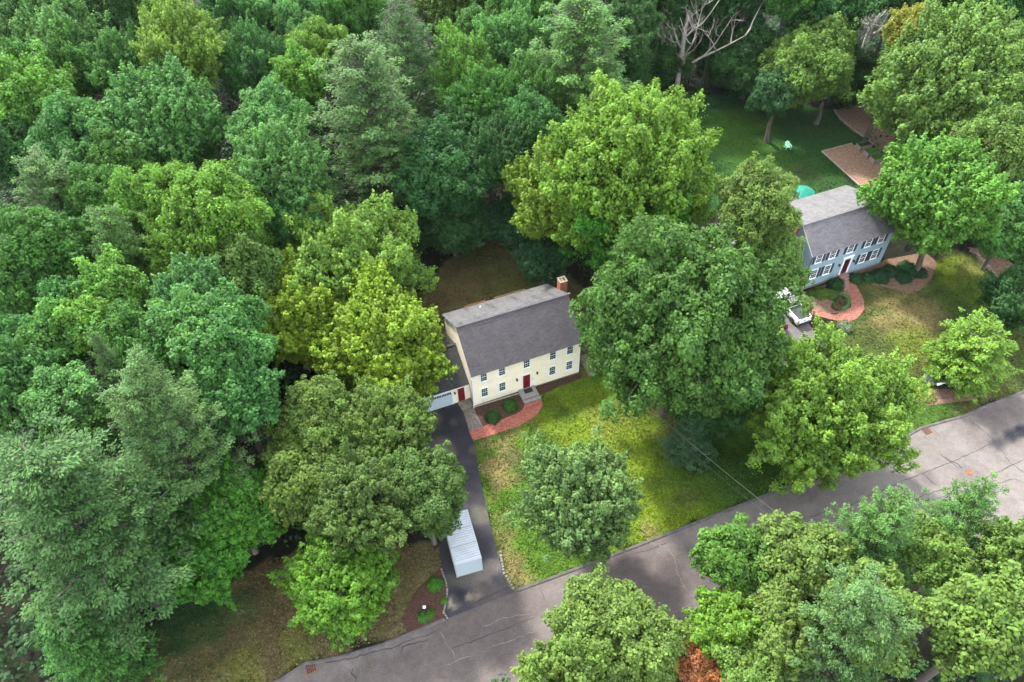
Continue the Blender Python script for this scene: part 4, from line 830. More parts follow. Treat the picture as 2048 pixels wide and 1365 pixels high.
# entrance
d = MB(); d.box(5.42, 5.54, -.06, -.002, .45, 2.72); d.box(6.36, 6.48, -.06, -.002, .45, 2.72); d.box(5.54, 6.36, -.063, -.002, 2.60, 2.72); d.box(5.40, 6.50, -.09, -.064, 2.66, 2.76)
df = d.obj('door_frame', M['white'], yh)
dd = MB().box(5.545, 6.355, -.045, -.004, .50, 2.595)
for zz0, zz1 in ((.62, 1.2), (1.3, 1.95), (2.05, 2.5)):
    for xx in (5.62, 6.00): dd.box(xx, xx + .28, -.056, -.046, zz0, zz1)
dr = dd.obj('front_door', M['red'], yh)
MB().cyl((5.63, -.075, 1.5), .035, .04, 10, 'y').obj('handle', M['cast'], dr)
MB().box(6.60, 6.66, -.04, -.002, 1.55, 1.68).obj('doorbell', M['black'], yh)
lantern(yh, 4.82, 2.4); lantern(yh, 7.13, 2.45)
# gutter pipe at the left corner
b = MB(); b.tube([(-.10, -.30, 5.12), (-.10, -.28, 4.95), (-.09, -.07, 4.75), (-.09, -.07, .35), (-.15, -.30, .18)], .045, 8); b.obj('downspout', M['white'], yh, True)
MB().tube([(3.6, 7.15, 6.2), (3.6, 7.15, 7.05)], .06, 10).obj('vent_pipe', M['white'], yh)
MB().tube([(8.0, .10, 5.3), (8.0, .10, 5.75)], .025, 6).obj('vent_pipe', M['cast'], yh)
MB().box(.95, 1.05, -.04, -.002, .45, .53).obj('outside_tap', M['black'], yh)
bricks_stack(yh, 12.56, 6.02, .82, .82, 6.0, 8.62)
# garage wing
GX0 = -6.9; GY0, GY1, GW, GR, GYR = 1.22, 8.9, 2.62, 4.65, 5.06
MB().xprism([(GY0, .02), (GY0, GW), (GYR, GR), (GY1, GW), (GY1, .02)], GX0, -.03).obj('garage_wall', M['siding_y'], yh)
gable_roof(yh, GY1, GW, GYR, GR, GX0, -.20, .18, .12, M['roof_garage'], M['roof_garage'], GY0, 'garage_roof')
gd = MB(); gd.box(-6.55, -6.43, GY0 - .06, GY0 - .002, 0.02, 2.42); gd.box(-2.02, -1.90, GY0 - .06, GY0 - .002, .02, 2.42); gd.box(-6.43, -2.02, GY0 - .062, GY0 - .002, 2.26, 2.42)
gd.obj('garage_door_frame', M['white'], yh)
gdo = MB(); 
for k in range(4): gdo.box(-6.425, -2.025, GY0 - .045, GY0 - .004, .03 + k * .557, .03 + (k + 1) * .557 - .012)
for k in range(3):
    for q in range(8): x = -6.37 + q * .543; gdo.box(x, x + .46, GY0 - .054, GY0 - .046, .13 + k * .557, .49 + k * .557)
g_ = gdo.obj('garage_door', M['whitedoor'], yh)
for q in range(8):
    x = -6.37 + q * .543
    for s in (0, .17, .34): MB().box(x + s, x + s + .13, GY0 - .056, GY0 - .046, 1.80, 2.10).obj('pane', M['glass'], g_)
s_ = MB(); s_.box(-1.46, -1.36, GY0 - .06, GY0 - .002, .12, 2.40); s_.box(-.62, -.52, GY0 - .06, GY0 - .002, .12, 2.40); s_.box(-1.36, -.62, GY0 - .062, GY0 - .002, 2.30, 2.40); s_.obj('side_door_frame', M['white'], yh)
sd = MB().box(-1.355, -.625, GY0 - .045, GY0 - .004, .16, 2.295)
for zz0, zz1 in ((.3, 1.0), (1.1, 2.1)):
    for xx in (-1.28, -.95): sd.box(xx, xx + .25, GY0 - .055, GY0 - .046, zz0, zz1)
sdo = sd.obj('side_door', M['red'], yh); MB().cyl((-1.28, GY0 - .075, 1.15), .03, .04, 10, 'y').obj('handle', M['cast'], sdo)
lantern(yh, -1.70, 1.85, GY0)
# rear deck
dk = MB()
for k in range(27): dk.box(3.0, 11.0, D1 + .02 + k * .145, D1 + .02 + k * .145 + .138, .62, .66)
dk_ = dk.obj('deck', M['deckwood'], yh); 
fr = MB(); fr.box(3.0, 11.0, 12.86, 12.90, .40, .61)
for x in (3.1, 5.0, 7.0, 9.0, 10.9): fr.box(x - .06, x + .06, 12.7, 12.82, 0, .61); fr.box(x - .06, x + .06, 9.1, 9.22, 0, .61)
fr.obj('deck_frame', M['stairwood'], dk_)
def rail(pts, name='railing'):
    b = MB()
    for i in range(len(pts) - 1):
        a, c = Vector(pts[i]), Vector(pts[i + 1]); b.bar(a, c, .12, .05); b.bar(a - Vector((0, 0, .8)), c - Vector((0, 0, .8)), .06, .05)
        n = max(2, int((c - a).length / .16))
        for k in range(n + 1): p = a.lerp(c, k / n); b.box(p.x - .018, p.x + .018, p.y - .018, p.y + .018, p.z - .80, p.z - .03)
    return b.obj(name, M['railwood'], dk_)
rail([(3.0, 9.1, 1.60), (3.05, 12.4, 1.60), (3.6, 12.86, 1.60), (6.05, 12.86, 1.60)]); rail([(7.15, 12.86, 1.60), (10.95, 12.86, 1.60), (10.95, 9.1, 1.60)])
for x in (6.08, 7.1):
    b = MB(); b.bar((x, 12.9, 1.6), (x, 14.1, .95), .10, .05); b.bar((x, 12.9, .62), (x, 14.1, .02), .05, .22); b.box(x - .04, x + .04, 14.05, 14.13, 0, .97)
    for k in range(6): y = 13.0 + k * .19; z = 1.55 - (y - 12.9) * .54; b.box(x - .02, x + .02, y - .02, y + .02, z - .8, z)
    b.obj('stair_rail', M['stairwood'], dk_)
for k in range(3): MB().box(6.12, 7.06, 12.95 + k * .3, 13.24 + k * .3, .44 - k * .17, .48 - k * .17).obj('step', M['deckwood'], dk_)
# front steps
fs = empty('front_steps', (*loc(HY, 5.9, -.75), 0), HY[2], 'grey concrete front steps before the red front door', 'steps')
b = MB().box(-.93, .92, -.62, .745, 0, .42); b.box(-.96, .95, -.65, .744, .421, .46); b.obj('landing', M['concrete'], fs)
b = MB().box(-.90, 1.02, -1.02, -.622, 0, .21); b.box(-.92, 1.04, -1.05, -.655, .211, .245); b.obj('step', M['concrete'], fs)
tag(MB().box(-.47, .47, -.29, .29, 0, .02).obj('doormat', M['matblack'], loc=(*loc(HY, 5.97, -.49), .462), rz=HY[2]), 'black rectangular doormat on the concrete front steps', 'doormat')
tag(MB().prism([(-1.54, 1.19), (-1.36, -.06), (-.06, -.0), (-.06, 1.19)], 0, .12).obj('side_landing', M['slab'], loc=(HY[0], HY[1], 0), rz=HY[2]), 'worn concrete landing at the red side door by the garage', 'landing')
b = MB(); b.box(13.0, 14.1, -.9, 2.2, 0, .05); tag(b.obj('stepping_slab', M['slab'], loc=(HY[0], HY[1], 0), rz=HY[2]), 'worn brown slab path along the right wall of the yellow house', 'slab')

# ------------------------------------------------------------------ blue-grey house
HG = (34.577, 66.916, .3697); L2, D2, W2, RG2, YR2 = 11.5, 8.85, 5.62, 7.92, 2.78
gh = empty('blue_grey_house', (HG[0], HG[1], 0), HG[2], 'blue-grey two-storey house with dark shutters and pale grey roof', 'house')
MB().xprism([(0, .40), (0, W2), (YR2, RG2), (D2, W2), (D2, .40)], 0, L2).obj('wall', M['siding_b'], gh)
MB().box(.03, L2 - .03, .03, D2 - .03, -.05, .40).obj('foundation', M['concrete'], gh)
t = MB(); t.box(-.03, .08, -.03, -.002, .4, W2 - .1); t.obj('corner_board', M['shutter'], gh)
gable_roof(gh, D2, W2, YR2, RG2, 0, L2, .20, .10, M['roof_g2'], M['roof_g3'])
for x in (1.09, 3.0, 5.52, 8.06, 9.9): window(gh, x, 4.85, .95, 1.32, trim=.10, shutter=True)
for x in (1.12, 3.0, 8.12, 9.87): window(gh, x, 2.40, .95, 1.5, trim=.10, shutter=True)
d = MB(); d.box(5.10, 5.32, -.09, -.002, .75, 3.20); d.box(6.22, 6.44, -.09, -.002, .75, 3.20); d.box(5.05, 6.49, -.12, -.002, 3.201, 3.48); d.box(5.0, 6.54, -.16, -.002, 3.481, 3.55); d.obj('door_surround', M['white'], gh)
dd = MB().box(5.33, 6.21, -.04, -.004, .78, 3.18)
for zz0, zz1 in ((.95, 1.7), (1.85, 2.95)):
    for xx in (5.42, 5.82): dd.box(xx, xx + .30, -.05, -.041, zz0, zz1)
dr = dd.obj('front_door', M['darkred'], gh); MB().box(5.60, 5.94, -.056, -.051, 2.55, 2.9).obj('pane', M['glass'], dr); MB().cyl((5.42, -.07, 1.75), .035, .04, 10, 'y').obj('handle', M['cast'], dr)
lantern(gh, 4.65, 2.55); lantern(gh, 6.78, 2.45)
b = MB(); b.tube([(-.06, -.26, 5.5), (-.05, -.08, 5.3), (-.05, -.07, .3)], .05, 8); b.obj('downspout', M['shutter'], gh, True)
MB().xprism([(1.5, .02), (1.5, 2.5), (4.9, 4.7), (8.3, 2.5), (8.3, .02)], -8.2, -.03).obj('garage_wall', M['siding_b'], gh)
gable_roof(gh, 8.3, 2.5, 4.9, 4.7, -8.2, -.2, .25, .12, M['roof_g2'], M['roof_g3'], 1.5, 'garage_roof')
for x0 in (-7.6, -4.4):
    g_ = MB()
    for k in range(4): g_.box(x0, x0 + 2.6, 1.45, 1.496, .03 + k * .54, .03 + (k + 1) * .54 - .012)
    g2 = g_.obj('garage_door', M['white'], gh)
    for q in range(4): MB().box(x0 + .1 + q * .62, x0 + .55 + q * .62, 1.438, 1.449, 1.75, 2.05).obj('pane', M['glass'], g2)
bricks_stack(gh, -.50, 3.6, .7, .9, 5.0, 8.35)
dk = MB()
for k in range(45): dk.box(5.2, 11.2, D2 + .03 + k * .15, D2 + .03 + k * .15 + .143, .93, .97)
dk_ = dk.obj('deck', M['deckwood'], gh)
fr = MB()
for x in (5.3, 8.2, 11.1):
    for y in (9.2, 12.3, 15.3): fr.box(x - .06, x + .06, y - .06, y + .06, 0, .92)
fr.box(5.2, 11.2, 15.55, 15.6, .7, .925); fr.obj('deck_frame', M['timber'], dk_)
um = empty('patio_umbrella', (*loc(HG, 8.75, 12.75), .97), 0.2, 'open teal patio umbrella on the deck behind the blue-grey house', 'umbrella')
b = MB(); n = 8; rr_ = 1.55
vs = [(0, 0, 2.45)] + [(rr_ * math.cos(2 * math.pi * k / n) * a, rr_ * math.sin(2 * math.pi * k / n) * a, zz) for a, zz in ((.5, 2.22), (1.0, 1.9)) for k in range(n)] + [(rr_ * math.cos(2 * math.pi * k / n), rr_ * math.sin(2 * math.pi * k / n), 1.76) for k in range(n)]
b.add(vs, [(0, 1 + k, 1 + (k + 1) % n) for k in range(n)] + [(1 + k + n * j, 1 + n * (j + 1) + k, 1 + n * (j + 1) + (k + 1) % n, 1 + n * j + (k + 1) % n) for j in (0, 1) for k in range(n)]); b.obj('canopy', M['umbrella'], um)
MB().tube([(0, 0, 0), (0, 0, 2.5)], .03, 8).obj('pole', M['timber'], um); MB().cyl((0, 0, .05), .3, .1, 16).obj('base', M['cast'], um)
for k in range(8): a = 2 * math.pi * k / 8; MB().tube([(0, 0, 2.42), (rr_ * .98 * math.cos(a), rr_ * .98 * math.sin(a), 1.87)], .014, 4).obj('rib', M['timber'], um)
gs = empty('brick_steps', (*loc(HG, 5.78, 0), 0), HG[2] , 'brick front steps with pale treads at the dark red door', 'steps')
for i in range(5):
    z1 = .72 - i * .15; y1 = -.02 - (0 if i == 0 else .55 + (i - 1) * .36); y0 = -.55 - i * .36 - .02; sft = -.18 * i
    o = MB().box(-.62 + sft - .08 * i, .62 + sft - .05 * i, y0, y1, 0, z1).obj('landing' if i == 0 else 'step', M['mortar'], gs)
    MB().box(-.64 + sft - .08 * i, .64 + sft - .05 * i, y0 - .03, y0 + .045, z1 + .001, z1 + .03).obj('nosing', M['concrete'], o)

# ------------------------------------------------------------------ trees
LC = dict(dg=(0.022, 0.064, 0.016), dgb=(0.022, 0.068, 0.021), dgt=(0.017, 0.057, 0.022), g=(0.036, 0.107, 0.020), bg=(0.036, 0.107, 0.028), bgl=(0.055, 0.143, 0.040), lg=(0.067, 0.165, 0.026),
          ygd=(0.090, 0.173, 0.029), mp=(0.047, 0.141, 0.035), ol=(0.064, 0.142, 0.018), old=(0.046, 0.092, 0.020), oly=(0.062, 0.116, 0.022), mg=(0.038, 0.123, 0.015), mg2=(0.072, 0.163, 0.018),
          pg=(0.079, 0.146, 0.033), mk=(0.039, 0.096, 0.019), ygm=(0.084, 0.158, 0.018), ygy=(0.112, 0.188, 0.016), lgm=(0.092, 0.194, 0.030), lw=(0.072, 0.124, 0.040), lgb=(0.074, 0.128, 0.028),
          olb=(0.074, 0.141, 0.015), olk=(0.044, 0.103, 0.018), olg=(0.078, 0.170, 0.019), yl=(0.150, 0.165, 0.030), rd=(0.210, 0.085, 0.036),
          pn=(0.036, 0.086, 0.025), pnl=(0.052, 0.108, 0.033), pny=(0.054, 0.124, 0.030), sp=(0.037, 0.111, 0.023), spb=(0.040, 0.090, 0.044), spy=(0.083, 0.161, 0.021))
PROT = {'S': [dec_proto('crown_small_a', 3, 9, puff=.55, leaf=.20, seed=1), dec_proto('crown_small_b', 3, 11, puff=.42, leaf=.18, el=1.7, tip=.5, upw=1.0, seed=2), dec_proto('crown_small_c', 3, 8, puff=.62, leaf=.22, amp=(.05, .5), seed=3)],
        'M': [dec_proto('crown_oak_a', 5, 16, puff=.75, leaf=.23, seed=4), dec_proto('crown_oak_b', 5, 13, puff=.85, leaf=.25, amp=(.1, .48), width=.42, seed=5), dec_proto('crown_maple_a', 5, 20, puff=.52, leaf=.21, el=1.9, tip=.55, upw=1.1, amp=(.12, .42), width=.28, seed=6),
              dec_proto('crown_maple_b', 5, 17, puff=.50, leaf=.21, el=2.1, tip=.6, upw=1.2, amp=(.1, .5), width=.30, base=.62, seed=7), dec_proto('crown_oak_c', 5, 19, puff=.68, leaf=.22, amp=(.05, .45), width=.30, seed=8),
              dec_proto('crown_open', 5, 16, puff=.48, leaf=.19, el=1.9, tip=.5, upw=.8, amp=(.06, .36), width=.28, base=.66, sep=1.02, dens=.95, seed=9)],
        'L': [dec_proto('crown_large_maple', 9, 34, puff=.80, leaf=.27, el=1.7, tip=.45, upw=1.0, amp=(.10, .36), width=.24, base=.70, seed=10), dec_proto('crown_large_oak', 9, 30, puff=.90, leaf=.28, amp=(.08, .36), width=.26, base=.70, seed=11),
              dec_proto('crown_large_open', 9, 30, puff=.70, leaf=.25, el=1.8, tip=.5, upw=.9, amp=(.08, .50), width=.24, base=.58, sep=.92, seed=12)]}
R0 = {'S': 3., 'M': 5., 'L': 9.}
PP = [pine_proto('pine_crown_a', 22, 5.2, seed=1, leaf=.23, dens=1.4), pine_proto('pine_crown_b', 22, 5.8, dz=.95, nb=5, seed=2, layered=.9, leaf=.24, dens=1.4), pine_proto('pine_crown_c', 22, 4.6, dz=.7, power=.6, seed=3, leaf=.23, dens=1.3)]
PPR = [5.2, 5.8, 4.6]
SP = [pine_proto('spruce_crown_a', 12, 3.4, z0=.04, dz=.42, nb=8, droop=.75, tip=.1, seed=5, tuft=.36, leaf=.25), pine_proto('spruce_crown_b', 9, 3.6, z0=.03, dz=.45, nb=9, droop=.2, tip=.15, seed=6, tuft=.42, leaf=.27, power=.55)]
SPH = [(12, 3.4), (9, 3.6)]
tm = {}
def trunk_mesh(kind):
    if kind not in tm:
        b = MB(); b.tube([(0, 0, -.01), (0, 0, .02), (.1, .05, .3), (-.05, .1, .65), (0, 0, 1.0)], [.38, .30, .25, .21, .16], 9); tm[kind] = b.mesh('trunk', M['bark'], True)
    return tm[kind]
rt = random.Random(11)
FORCE = {'mp': ('M', 2), 'ygd': ('M', 5), 'lgm': ('L', 2), 'ygm': ('L', 0), 'mk': ('L', 1), 'pg': ('M', 4), 'ygy': ('M', 3), 'mg2': ('M', 5), 'lw': ('M', 5), 'mg': ('M', 2), 'lgb': ('M', 0)}
for i, (k, x, y, H, Rr, c, lab, ox, oy) in enumerate(TREES):
    grp = None
    if k == 'D':
        cls = 'S' if Rr < 3.6 else ('M' if Rr < 7.2 else 'L')
        v = rt.randrange(len(PROT[cls]))
        if c in FORCE:
            if FORCE[c][0] == cls: v = FORCE[c][1] % len(PROT[cls])
            elif cls == 'M' and FORCE[c][0] == 'L': v = 5 if c == 'lgm' else 3
        cr, lm = PROT[cls][v]; s = Rr / R0[cls]; zc = H - .75 * Rr
        root = empty('maple_tree' if c in ('mp', 'ygm', 'ygy', 'mg', 'mg2', 'lgm', 'mk') else ('oak_tree' if c in ('ol', 'old', 'oly', 'pg', 'bgl', 'dgb', 'olb', 'olk') else 'broadleaf_tree'), (x, y, 0), rt.uniform(0, 6.28), lab, 'tree')
        ang = root.rotation_euler[2]; lx, ly = ox * math.cos(ang) + oy * math.sin(ang), -ox * math.sin(ang) + oy * math.cos(ang)
        s *= 1.12 if H > 14.5 and x < 12 and y > 36 else 1.06; o = link('crown', cr, root, (lx, ly, zc), None, (s, s, s * (rt.uniform(1.08, 1.28) if H > 14.5 and y > 42 else rt.uniform(.95, 1.1)))); o.color = (*[q * rt.uniform(.93, 1.07) for q in LC[c]], 1)
        link('limbs', lm, root, (lx, ly, zc), None, (s, s, s))
        link('trunk', trunk_mesh('d'), root, (0, 0, 0), None, (.35 + s * .75, .35 + s * .75, zc - .9 * R0[cls] * s + .5 if zc - .9 * R0[cls] * s > 1 else zc * .5))
    elif k == 'P':
        v = i % 3; cr, tk = PP[v]; s = Rr / PPR[v]; sz = H / 22
        root = empty('pine_tree', (x, y, 0), rt.uniform(0, 6.28), lab, 'pine tree')
        sc = (s, s, sz)
        o = link('crown', cr, root, (0, 0, 0), None, sc); o.color = (*LC[c], 1); link('trunk', tk, root, (0, 0, 0), None, sc)
    else:
        v = 1 if c == 'spy' else 0; cr, tk = SP[v]; s = Rr / SPH[v][1]; sz = H / SPH[v][0]
        root = empty('spruce_tree', (x, y, 0), rt.uniform(0, 6.28), lab, 'spruce tree')
        o = link('crown', cr, root, (0, 0, 0), None, (s, s, sz)); o.color = (*LC[c], 1); link('trunk', tk, root, (0, 0, 0), None, (s * .7, s * .7, sz))

# dead trees
def dead(x, y, H, label, seed, spread=1.0):
    rr = random.Random(seed); tb = MB(); bb = MB()
    root = empty('dead_tree', (x, y, 0), 0, label, 'dead tree')
    fork = H * .24
    tb.tube([(0, 0, 0), (0.05, 0, fork * .5), (.0, .05, fork), (.0, .0, H * .7), (.05, .0, H)], [.55, .44, .38, .24, .05], 8)
    def br(p, dv, L, r, depth):
        pts = [p]; q = p.copy(); d2 = dv.copy(); n = 5
        for k in range(n):
            d2 = (d2 + Vector((rr.uniform(-.24, .24), rr.uniform(-.24, .24), rr.uniform(-.06, .26)))).normalized(); q = q + d2 * L / n; pts.append(q.copy())
        bb.tube(pts, [r * (1 - .16 * k) for k in range(n)] + [r * .12], 5 if depth < 2 else 4)
        if depth < 4:
            for _ in range((4, 3, 3, 2)[depth]):
                k = rr.randint(1, n); a = Vector((rr.uniform(-1, 1), rr.uniform(-1, 1), rr.uniform(-.3, .7))).normalized()
                br(pts[k], (d2 * .6 + a).normalized(), L * rr.uniform(.35, .62), r * .48, depth + 1)
    for k in range(8):
        t = k / 7; z = fork * (.85 + .3 * t) + (H * .50) * t * t; a = k * 2.4 + rr.uniform(-.4, .4)
        br(Vector((0, 0, z)), Vector((math.cos(a) * spread, math.sin(a) * spread, 1.15)).normalized(), H * (.62 - .24 * t), .24 * (1.1 - t * .6), 0)
    tb.obj('trunk', M['deadwood'], root, True); bb.obj('branches', M['deadwood'], root, True)
dead(*P_DEAD[0], 19, 'tall bleached dead tree standing at the wood edge behind the back lawn', 3)
dead(*P_DEAD[1], 15, 'forked dead tree cut by the top edge, left of the top right pair', 8)
dead(*P_DEAD[2], 17, 'dead tree with curved grey limbs in the top right corner', 12)
# bare forest trunks
def bare(x, y, H, r, lab):
    b = MB(); b.tube([(0, 0, 0), (.1, 0, H * .5), (0, .15, H)], [r, r * .8, r * .5], 8); o = b.obj('tree_trunk', M['bark'], loc=(x, y, 0), smooth=True); tag(o, lab, 'tree trunk')
dx, dy = P_DEAD[0]
bare(dx - 1.7, dy + 1.2, 12, .26, 'grey forest trunk close to the left of the tall dead tree')
bare(dx + 4.2, dy + 1.0, 12, .22, 'pair trunk nearer to the tall dead tree on its right side')
bare(dx + 4.9, dy + 1.6, 12, .20, 'pair trunk farther right of the tall dead tree')
bare(dx + 2.6, dy + 3.5, 12, .16, 'thin trunk deep in the wood right behind the tall dead tree')

# ------------------------------------------------------------------ shrubs
def shrub_mesh(name, r, n, leaf, hz=.75, seed=0, dens=1.0, puff=.30):
    global rng; rng = np.random.default_rng(seed)
    dd = unit(rng.normal(size=(n, 3)) + np.array([0, 0, .3])); dd[:, 2] = np.abs(dd[:, 2])
    C = dd * r * rng.uniform(.55, .85, (n, 1)) * np.array([1, 1, hz]); C[:, 2] += .1
    PR = np.full(n, r * puff); idx = np.repeat(np.arange(n), int(34 * dens)); m = len(idx)
    d2 = unit(rng.normal(size=(m, 3)) + dd[idx] * .6); P = C[idx] + d2 * PR[idx][:, None] * rng.uniform(.3, 1.05, (m, 1)); P[:, 2] = np.maximum(P[:, 2], .03)
    return leaf_mesh(name, P, d2 + dd[idx] + rng.normal(size=(m, 3)) * .4 + np.array([0, 0, .5]), leaf * rng.uniform(.7, 1.3, m), .5 + rng.normal(0, .33, m), rng.uniform(0, .8, m), M['leaf'], .6)
SH = [shrub_mesh('foliage', 1.0, 90, .17, seed=41), shrub_mesh('foliage', 1.0, 70, .20, seed=42, puff=.36)]
stem = MB(); 
for a in range(5): stem.tube([(0, 0, 0), (.3 * math.cos(a * 1.26), .3 * math.sin(a * 1.26), .5)], [.03, .01], 5)
STEM = stem.mesh('stems', M['bark'])
def shrub(x, y, r, col, label, hz=1.0, v=0, name='round_shrub', z=0):
    root = empty(name, (x, y, z), rt.uniform(0, 6), label, 'shrub')
    o = link('foliage', SH[v], root, (0, 0, 0), None, (r, r, r * hz)); o.color = (*col, 1); link('stems', STEM, root, (0, 0, 0), None, (r, r, r * hz))
    return root
RH = (.030, .085, .018)
shrub(*loc(HY, 1.30, -2.2), .88, RH, 'left round green shrub in the mulch bed, nearer the driveway', 1.25)
shrub(*loc(HY, 3.50, -1.45), .86, RH, 'right round green shrub in the mulch bed, nearer the front steps', 1.2)
for (x, y, r, c, lab, hz) in (
    (4.15, -1.15, .95, (.016, .055, .020), 'dark clipped round bush left of the brick steps', 1.6),
    (1.9, -1.3, 1.0, (.055, .105, .014), 'yellow-green loose bush under the left lower windows', .8),
    (3.0, -2.1, .9, (.050, .100, .016), 'yellow-green bush between the dark clipped bush and the brown one', .8),
    (.9, -.9, .6, (.045, .085, .016), 'small green bush at the left front corner of the blue-grey house', .8),
    (3.3, -3.3, .75, (.060, .045, .022), 'brownish bush in the mulch inside the curved path, right one', .8),
    (2.3, -3.9, .65, (.075, .065, .028), 'greyish brown bush in the mulch nearest the white truck', .8),
    (7.15, -1.0, .9, (.018, .060, .022), 'dark bush right of the brick steps, first of the row', 1.2),
    (8.6, -1.5, .9, (.020, .065, .022), 'dark bush second to the right of the brick steps', 1.0),
    (10.1, -1.9, 1.15, (.016, .052, .022), 'dark rounded bush third in the row right of the steps', 1.1),
    (11.8, -1.6, 1.0, (.018, .058, .022), 'dark bush at the right front corner of the blue-grey house', 1.0),
    (12.6, -3.1, 1.1, (.016, .055, .024), 'dark low bush at the right end of the mulch row', .9),
    (13.9, -2.0, 1.2, (.018, .058, .022), 'dark wide bush beneath the light green end tree', .9),
    (14.9, -3.2, 1.0, (.016, .050, .022), 'last dark bush on the right beyond the mulch row', .8)):
    shrub(*loc(HG, x, y), r, c, lab, hz, v=rt.randrange(2), name='bush')
shrub(38.1, 60.9, 1.0, (.10, .14, .085), 'grey-green round shrub at the end of the curved brick path', .9, name='bush')
shrub(43.55, 50.9, 1.0, (.22, .26, .07), 'pale yellow-green hydrangea beside the white mailbox post', .9, 1, 'hydrangea')
shrub(44.9, 52.9, .8, (.24, .30, .22), 'silvery white flowering shrub behind the mailbox', 1.0, 1, 'flowering_shrub')
shrub(-15.9, 28.3, 1.7, (.016, .060, .022), 'dark conical shrub beneath the young maple on the left verge', 1.3, 0, 'evergreen_shrub')
for (x, y), r, c, lab in zip(P_PLANT, (.75, .35, .6, .5), ((.04, .13, .016), (.05, .14, .016), (.045, .12, .02), (.045, .11, .018)),
        ('bright green grassy plant in the corner mulch bed, farthest from the street', 'small green plant by the driveway edge of the corner bed', 'green plant at the foot of the lamp post, street side', 'green plant at the foot of the lamp post, driveway side')):
    shrub(x, y, r, c, lab, .8, 1, 'garden_plant')
shrub(*P_BUSH[3], 1.6, (.012, .035, .018), 'dark spreading shrub on the mulch strip behind the planter boxes', 1.0, 0, 'bush')
for k, (x, y, r) in enumerate(tuple((*P_BUSH[q], (1.5, 1.4, 1.3)[q]) for q in range(3))):
    shrub(x, y, r, (.016, .060, .022), ('dark green bush at the wood edge, left of the dead tree foot', 'dark green bush at the wood edge, right of the dead tree foot', 'dark green bush at the wood edge below the paired trunks')[k], .8, 1, 'bush')

# undergrowth over the forest floor
def undergrowth():
    global rng; rng = np.random.default_rng(77); n = 6500
    X = rng.uniform(-85, 75, n * 3); Y = rng.uniform(20, 135, n * 3); ok = np.ones(len(X), bool)
    for P_ in (LAWNF, LAWNB, LAWNL, LAWNG, LAWNN, ROAD, DRIVE, GDRIVE, MULCH2, PLAY, MULCHB, MULCHR, MULCHV, GMULCH2, LAWNS, [loc(HY, *p) for p in ((-9, -4), (16, -4), (16, 17), (-9, 17))], [loc(HG, *p) for p in ((-11, -8), (17, -8), (17, 18), (-11, 18))]):
        ok &= ~inpoly(X, Y, P_)
    ok &= ~((Y < 45) & (X > -12) & (X < 60) & (Y > 24)); X, Y = X[ok][:n], Y[ok][:n]; m = len(X)
    r = rng.uniform(.6, 2.3, m); Z = rng.uniform(.1, 1, m) ** 1.6 * 5.0
    idx = np.repeat(np.arange(m), 22); q = len(idx); dd = unit(rng.normal(size=(q, 3)) + np.array([0, 0, .4]))
    P = np.stack([X, Y, Z], 1)[idx] + dd * r[idx][:, None] * rng.uniform(.4, 1, (q, 1)); P[:, 2] = np.maximum(P[:, 2], .08)
    me = leaf_mesh('undergrowth', P, dd + np.array([0, 0, 1.0]), rng.uniform(.30, .6, q), .5 + rng.normal(0, .2, q), rng.uniform(0, .5, q), M['leaf'])
    o = link('undergrowth', me); o.color = (.016, .046, .016, 1); tag(o, 'low dark green undergrowth covering the forest floor', 'undergrowth', kind='stuff')
undergrowth()

gt = NT('grass_blades'); gt.fin(gt.scale(gt.new('ShaderNodeAttribute', attribute_name='tint').outputs['Color'], gt.ramp(gt.new('ShaderNodeAttribute', attribute_name='lv').outputs['Fac'], 0, 1, .62, 1.8)), .8, 0, .1)
rng = np.random.default_rng(5)
gm = []
for P_, base, BL, n in ((LAWNF, (.040, .084, .009), BLOB_LAWN, 30000), (LAWNG, (.014, .042, .009), BLOB_G, 14000), (LAWNN, (.035, .048, .012), BLOB_N, 14000), (LAWNL, (.080, .068, .030), BLOB_L, 14000), (LAWNB, (.064, .060, .022), BLOB_B, 12000)):
    A = np.array(P_); x = rng.uniform(A[:, 0].min(), A[:, 0].max(), n * 3); y = rng.uniform(A[:, 1].min(), A[:, 1].max(), n * 3)
    # grass grows in drifts
    ok = inpoly(x, y, P_) & (rng.random(len(x)) < .35 + .65 * (np.sin(x * 1.9 + np.sin(y * 1.3) * 2) * np.sin(y * 2.1 + np.sin(x * .7) * 2) * .5 + .5))
    for Q in (WALK, MULCH1, MULCH2, MULCH3, GRAVEL, DRIVE, GDRIVE, ROAD, PLAY, MULCHB, MULCHR, MULCHV, GMULCH, GMULCH2, GWALK, [loc(HY, *q) for q in ((-7, -1.7), (14.2, -1), (14.2, 13), (-7, 13))]): 
        if Q is MULCH1 or Q is WALK or P_ is not LAWNF or True: ok &= ~inpoly(x, y, Q)
    x, y = x[ok][:n], y[ok][:n]; c = np.empty((len(x), 3)); c[:] = base; blobs(c, x, y, BL); gm.append((x, y, c))
x = np.concatenate([g[0] for g in gm]); y = np.concatenate([g[1] for g in gm]); c = np.vstack([g[2] for g in gm]); n = len(x)
me = leaf_mesh('grass', np.stack([x, y, rng.uniform(.02, .07, n)], 1), rng.normal(size=(n, 3)) * .6 + np.array([0, 0, .6]), rng.uniform(.10, .30, n), rng.uniform(0, 1, n), rng.uniform(0, 1, n), gt.m, .5)
at = me.color_attributes.new('tint', 'FLOAT_COLOR', 'POINT'); a4 = np.ones((n * 4, 4), np.float32); a4[:, :3] = np.repeat(c, 4, 0); at.data.foreach_set('color', a4.ravel())
tag(link('grass', me), 'tufts of mown grass over the lawns', 'grass', kind='stuff')

